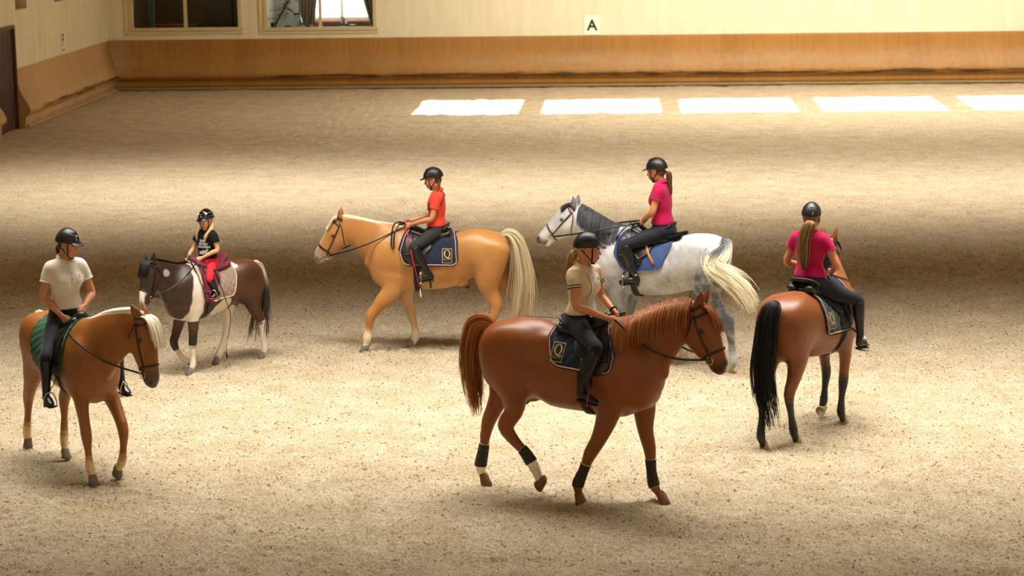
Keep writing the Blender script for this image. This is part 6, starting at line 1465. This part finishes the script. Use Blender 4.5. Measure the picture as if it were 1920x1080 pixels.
make_bridle(H2, 'dark bridle with pink padded noseband on the pinto pony', 'leather', (K2['hands'][1][0], K2['hands'][-1][0]), bitt=(.72, 118), loop=[K2['hands'][-1][0], (.03, -.02, 1.36), (.06, .05, 1.34), (.02, .16, 1.10), (-.0, .22, 1.0), (-.05, .22, 1.05), (-.07, .12, 1.22), K2['hands'][1][0]], sag=.01)
# 1: woman in white polo
K1 = rider(H1, 'woman in a white polo shirt looking to the right on the golden palomino', (-.44, 0, 1.475), (-.405, 0, 1.975), (-.37, .03, 2.15),
    {1: ((-.385, .155, 1.935), (-.37, .235, 1.66), (-.23, .075, 1.535)), -1: ((-.435, -.155, 1.93), (-.43, -.22, 1.66), (-.25, -.085, 1.45))},
    mirror_legs((-.43, .10, 1.43), (-.13, .35, 1.16), (-.10, .375, .83), (-.13, .375, .755), (.03, .385, .745)),
    hyaw=30, hpitch=-14, tyaw=6, shirt='white', haircol=('3a2318', '6e4630'), bust=.9, skin='c08560', sleeve=.50,
    hair=lambda K: [('ponytail', [K['hp'](-.10, 0, -.04), K['hp'](-.12, .02, -.10), K['N'] - K['ft'] * .09 - np.array([0, 0, .04])], [.012, .024, .010], 80)])
make_bridle(H1, 'dark bridle and reins on the golden palomino with white forelock', 'darkbrown', (K1['hands'][1][0], K1['hands'][-1][0]), bitt=(.70, 122), sag=.01)
# 6: woman in magenta seen from behind
K6 = rider(H6, 'woman in a magenta shirt with long ponytail seen from behind on the bay horse', (-.42, 0, 1.515), (-.425, 0, 1.985), (-.40, 0, 2.165),
    {1: ((-.43, .165, 1.945), (-.41, .26, 1.69), (-.16, .09, 1.57)), -1: ((-.42, -.165, 1.945), (-.38, -.265, 1.69), (-.14, -.09, 1.57))},
    mirror_legs((-.42, .10, 1.48), (-.09, .36, 1.31), (-.08, .385, .955), (-.13, .385, .87), (.055, .39, .84)),
    hyaw=22, hpitch=-6, shirt='magenta', haircol=('4a2e1a', 'b88e5e'), hair=pony_hair(.056, .34, .01, 260, .125), skin='c08058', sleeve=.42, female=True)
make_bridle(H6, 'dark bridle on the bay horse', 'leather', (K6['hands'][1][0], K6['hands'][-1][0]), bitt=(.70, 120))
# whip of the woman on the chestnut, carried level behind her
crop('dressage_whip', [np.array(K5['hands'][1][0]) + np.array([-.03, .01, .01]), (-.45, .16, 1.60), (-1.0, .28, 1.56)], .0045, 'thin black dressage whip carried level over the croup of the chestnut horse', 'whip', 'strapm', H5)

# ---- clothing details
cuffs(K5, ['ink', 'white', 'ink'], .010); belt(K5, K5['P'][2] + .085, 'leather'); belt(K1, K1['P'][2] + .085, 'leather')
CH = K5['CH']; P, F = grid2d(-.050, .125, -.29, .085, 8, 16); print_on(K5, 'lit_front', P, F, CH, 'white', .0025)  # white patch paints the brightly lit front of the one-colour shirt
P, F = grid2d(-.059, -.054, -.14, .075, 1, 10); print_on(K5, 'placket_edge', P, F, CH, 'ink', .005)
for q in range(4): P, F = text2d('.', .09); P = np.array(P); P -= P.mean(0); print_on(K5, 'button', P, F, CH + np.array([0, 0, .05 - .055 * q]), 'ink', .006)
for (a, z, w, h) in ((.070, .035, .016, .030), (.070, .0, .04, .006), (.075, -.016, .034, .005), (.072, -.030, .028, .004)):
    P, F = grid2d(a - w / 2, a + w / 2, z - h / 2, z + h / 2, 3, 2); print_on(K5, 'chest_emblem', P, F, CH, 'navy', .006)
w_ = K5['hands'][1][1]; mb = MB(); mb.add(*torus(w_ - K5['hands'][1][2] * .02, .030, .008, K5['hands'][1][2], 18, 6)); mb.obj('watch_strap', 'strapm', K5['root'], base=K5['P'])
CH = K1['CH']; P, F = grid2d(-.012, .012, -.06, .085, 2, 8); print_on(K1, 'placket', P, F, CH, 'white', .005)
for (a, z, w, h) in ((.075, .02, .014, .012), (.075, .0, .036, .004)): P, F = grid2d(a - w / 2, a + w / 2, z - h / 2, z + h / 2, 2, 2); print_on(K1, 'chest_emblem', P, F, CH, 'greytrim', .004)
for q in range(2): P, F = text2d('.', .08); P = np.array(P); P -= P.mean(0); print_on(K1, 'button', P, F, CH + np.array([0, 0, .05 - .06 * q]), 'greytrim', .0065)
cuffs(K4, ['magenta'], .014); cuffs(K6, ['magenta'], .014); cuffs(K3, ['coral'], .014); cuffs(K1, ['white'], .014)
# dark piping behind the shoulders of the coral shirt
for sg in (1, -1):
    P = []
    for z, a in ((.0, .04), (-.03, .075), (-.07, .10), (-.12, .112)):
        o = K3['N'] + K3['lt'] * sg * a + np.array([0, 0, z]); p, n = cast(K3['sbvh'], o, -K3['ft'] + K3['lt'] * sg * .5, .003, .4)
        if p is not None: P.append(p)
    if len(P) > 2: mb = MB(); mb.add(*tube(cr(P, 4), .006, 5)); mb.obj('piping', 'navy', K3['shirt'], base=K3['P'])
# printed shirt of the child
CH = K2['CH']
for i, (tx, z, sz) in enumerate((('ZUM', .0, .036), ('REITEN', -.034, .036), ('GEBOREN', -.068, .036))):
    V, F = text2d(tx, sz, .0012); V = [(a + .012, b) for a, b in V]; print_on(K2, 'lettering', V, F, CH + np.array([0, 0, z]), 'print', .0035)
def mini_horse(dx, dz, s_, flip=1):
    T = [(-.06, .0), (-.055, .022), (-.03, .028), (0, .024), (.02, .032), (.035, .052), (.05, .056), (.068, .038), (.062, .030), (.048, .036), (.042, .018), (.036, .0), (.05, -.02), (.042, -.024), (.026, -.006), (.012, -.008), (.012, -.035), (.004, -.035), (.0, -.006), (-.022, -.004), (-.03, -.035), (-.038, -.035), (-.038, -.008), (-.05, -.02), (-.056, -.036), (-.063, -.034), (-.056, -.012)]
    return [((x * flip) * s_ + dx, z * s_ + dz) for x, z in T], [tuple(range(len(T)))]
bm_ = bmesh = None
for (dx, dz, s_) in ((.030, -.128, .72), (-.012, -.135, .62)):
    P, F = mini_horse(dx, dz, s_); c2 = np.mean(P, 0); n = len(P); P = P + [tuple(c2)]; F = [(i, (i + 1) % n, n) for i in range(n)]
    print_on(K2, 'printed_horse', P, F, CH, 'print', .004)

crop('riding_whip', [(-.16, .30, 1.05), (-.235, .33, .80), (-.285, .33, .60), (-.215, .32, .25)], .006, 'dark riding whip hanging down past the belly of the pinto pony', 'whip', 'darkbrown', H2)

# ---- helmet trims
helmet_strip(K1, 'helmet_band', [(.9, 0, .45), (.5, 0, 1), (0, 0, 1.1), (-.6, 0, .8), (-1, 0, .3)], 'strapm', .006)
helmet_strip(K1, 'helmet_vent', [(.95, -.22, .28), (.82, -.16, .62), (.78, .0, .68), (.82, .16, .62), (.95, .22, .28)], 'silver', .0045)
for sg in (1, -1):
    helmet_strip(K2, 'helmet_trim', [(.75, sg * .45, .25), (.6, sg * .5, .55), (.2, sg * .62, .75), (-.3, sg * .7, .6)], 'silver', .0042)
    helmet_strip(K3, 'helmet_vent', [(.55, sg * .7, .35), (.42, sg * .7, .55), (.30, sg * .68, .72)], 'greytrim', .006)
    helmet_strip(K3, 'helmet_vent', [(-.6, sg * .6, .40), (-.66, sg * .5, .62)], 'greytrim', .005)
    helmet_strip(K4, 'helmet_seam', [(.8, sg * .5, .15), (.2, sg * .9, .3), (-.5, sg * .8, .35)], 'helmetgloss', .004)
helmet_strip(K2, 'helmet_emblem', [(.9, -.10, .42), (.9, .10, .42)], 'silver', .005); helmet_strip(K2, 'helmet_emblem', [(.8, -.05, .62), (.8, .05, .62)], 'silver', .006)
for a, b in ((-.13, -.03), (.0, .05), (.08, .15)): helmet_strip(K6, 'helmet_emblem', [(-.85, a * -1 - .12, .62), (-.85, b * -1 - .12, .64)], 'silver', .0045)
for c in (.12, -.02): helmet_strip(K6, 'helmet_stud', [(-1, -.16, c), (-1, -.20, c)], 'silver', .006)
helmet_strip(K5, 'helmet_band', [(.9, 0, .5), (.4, 0, 1), (-.2, 0, 1.1), (-.9, 0, .6)], 'strapm', .005)
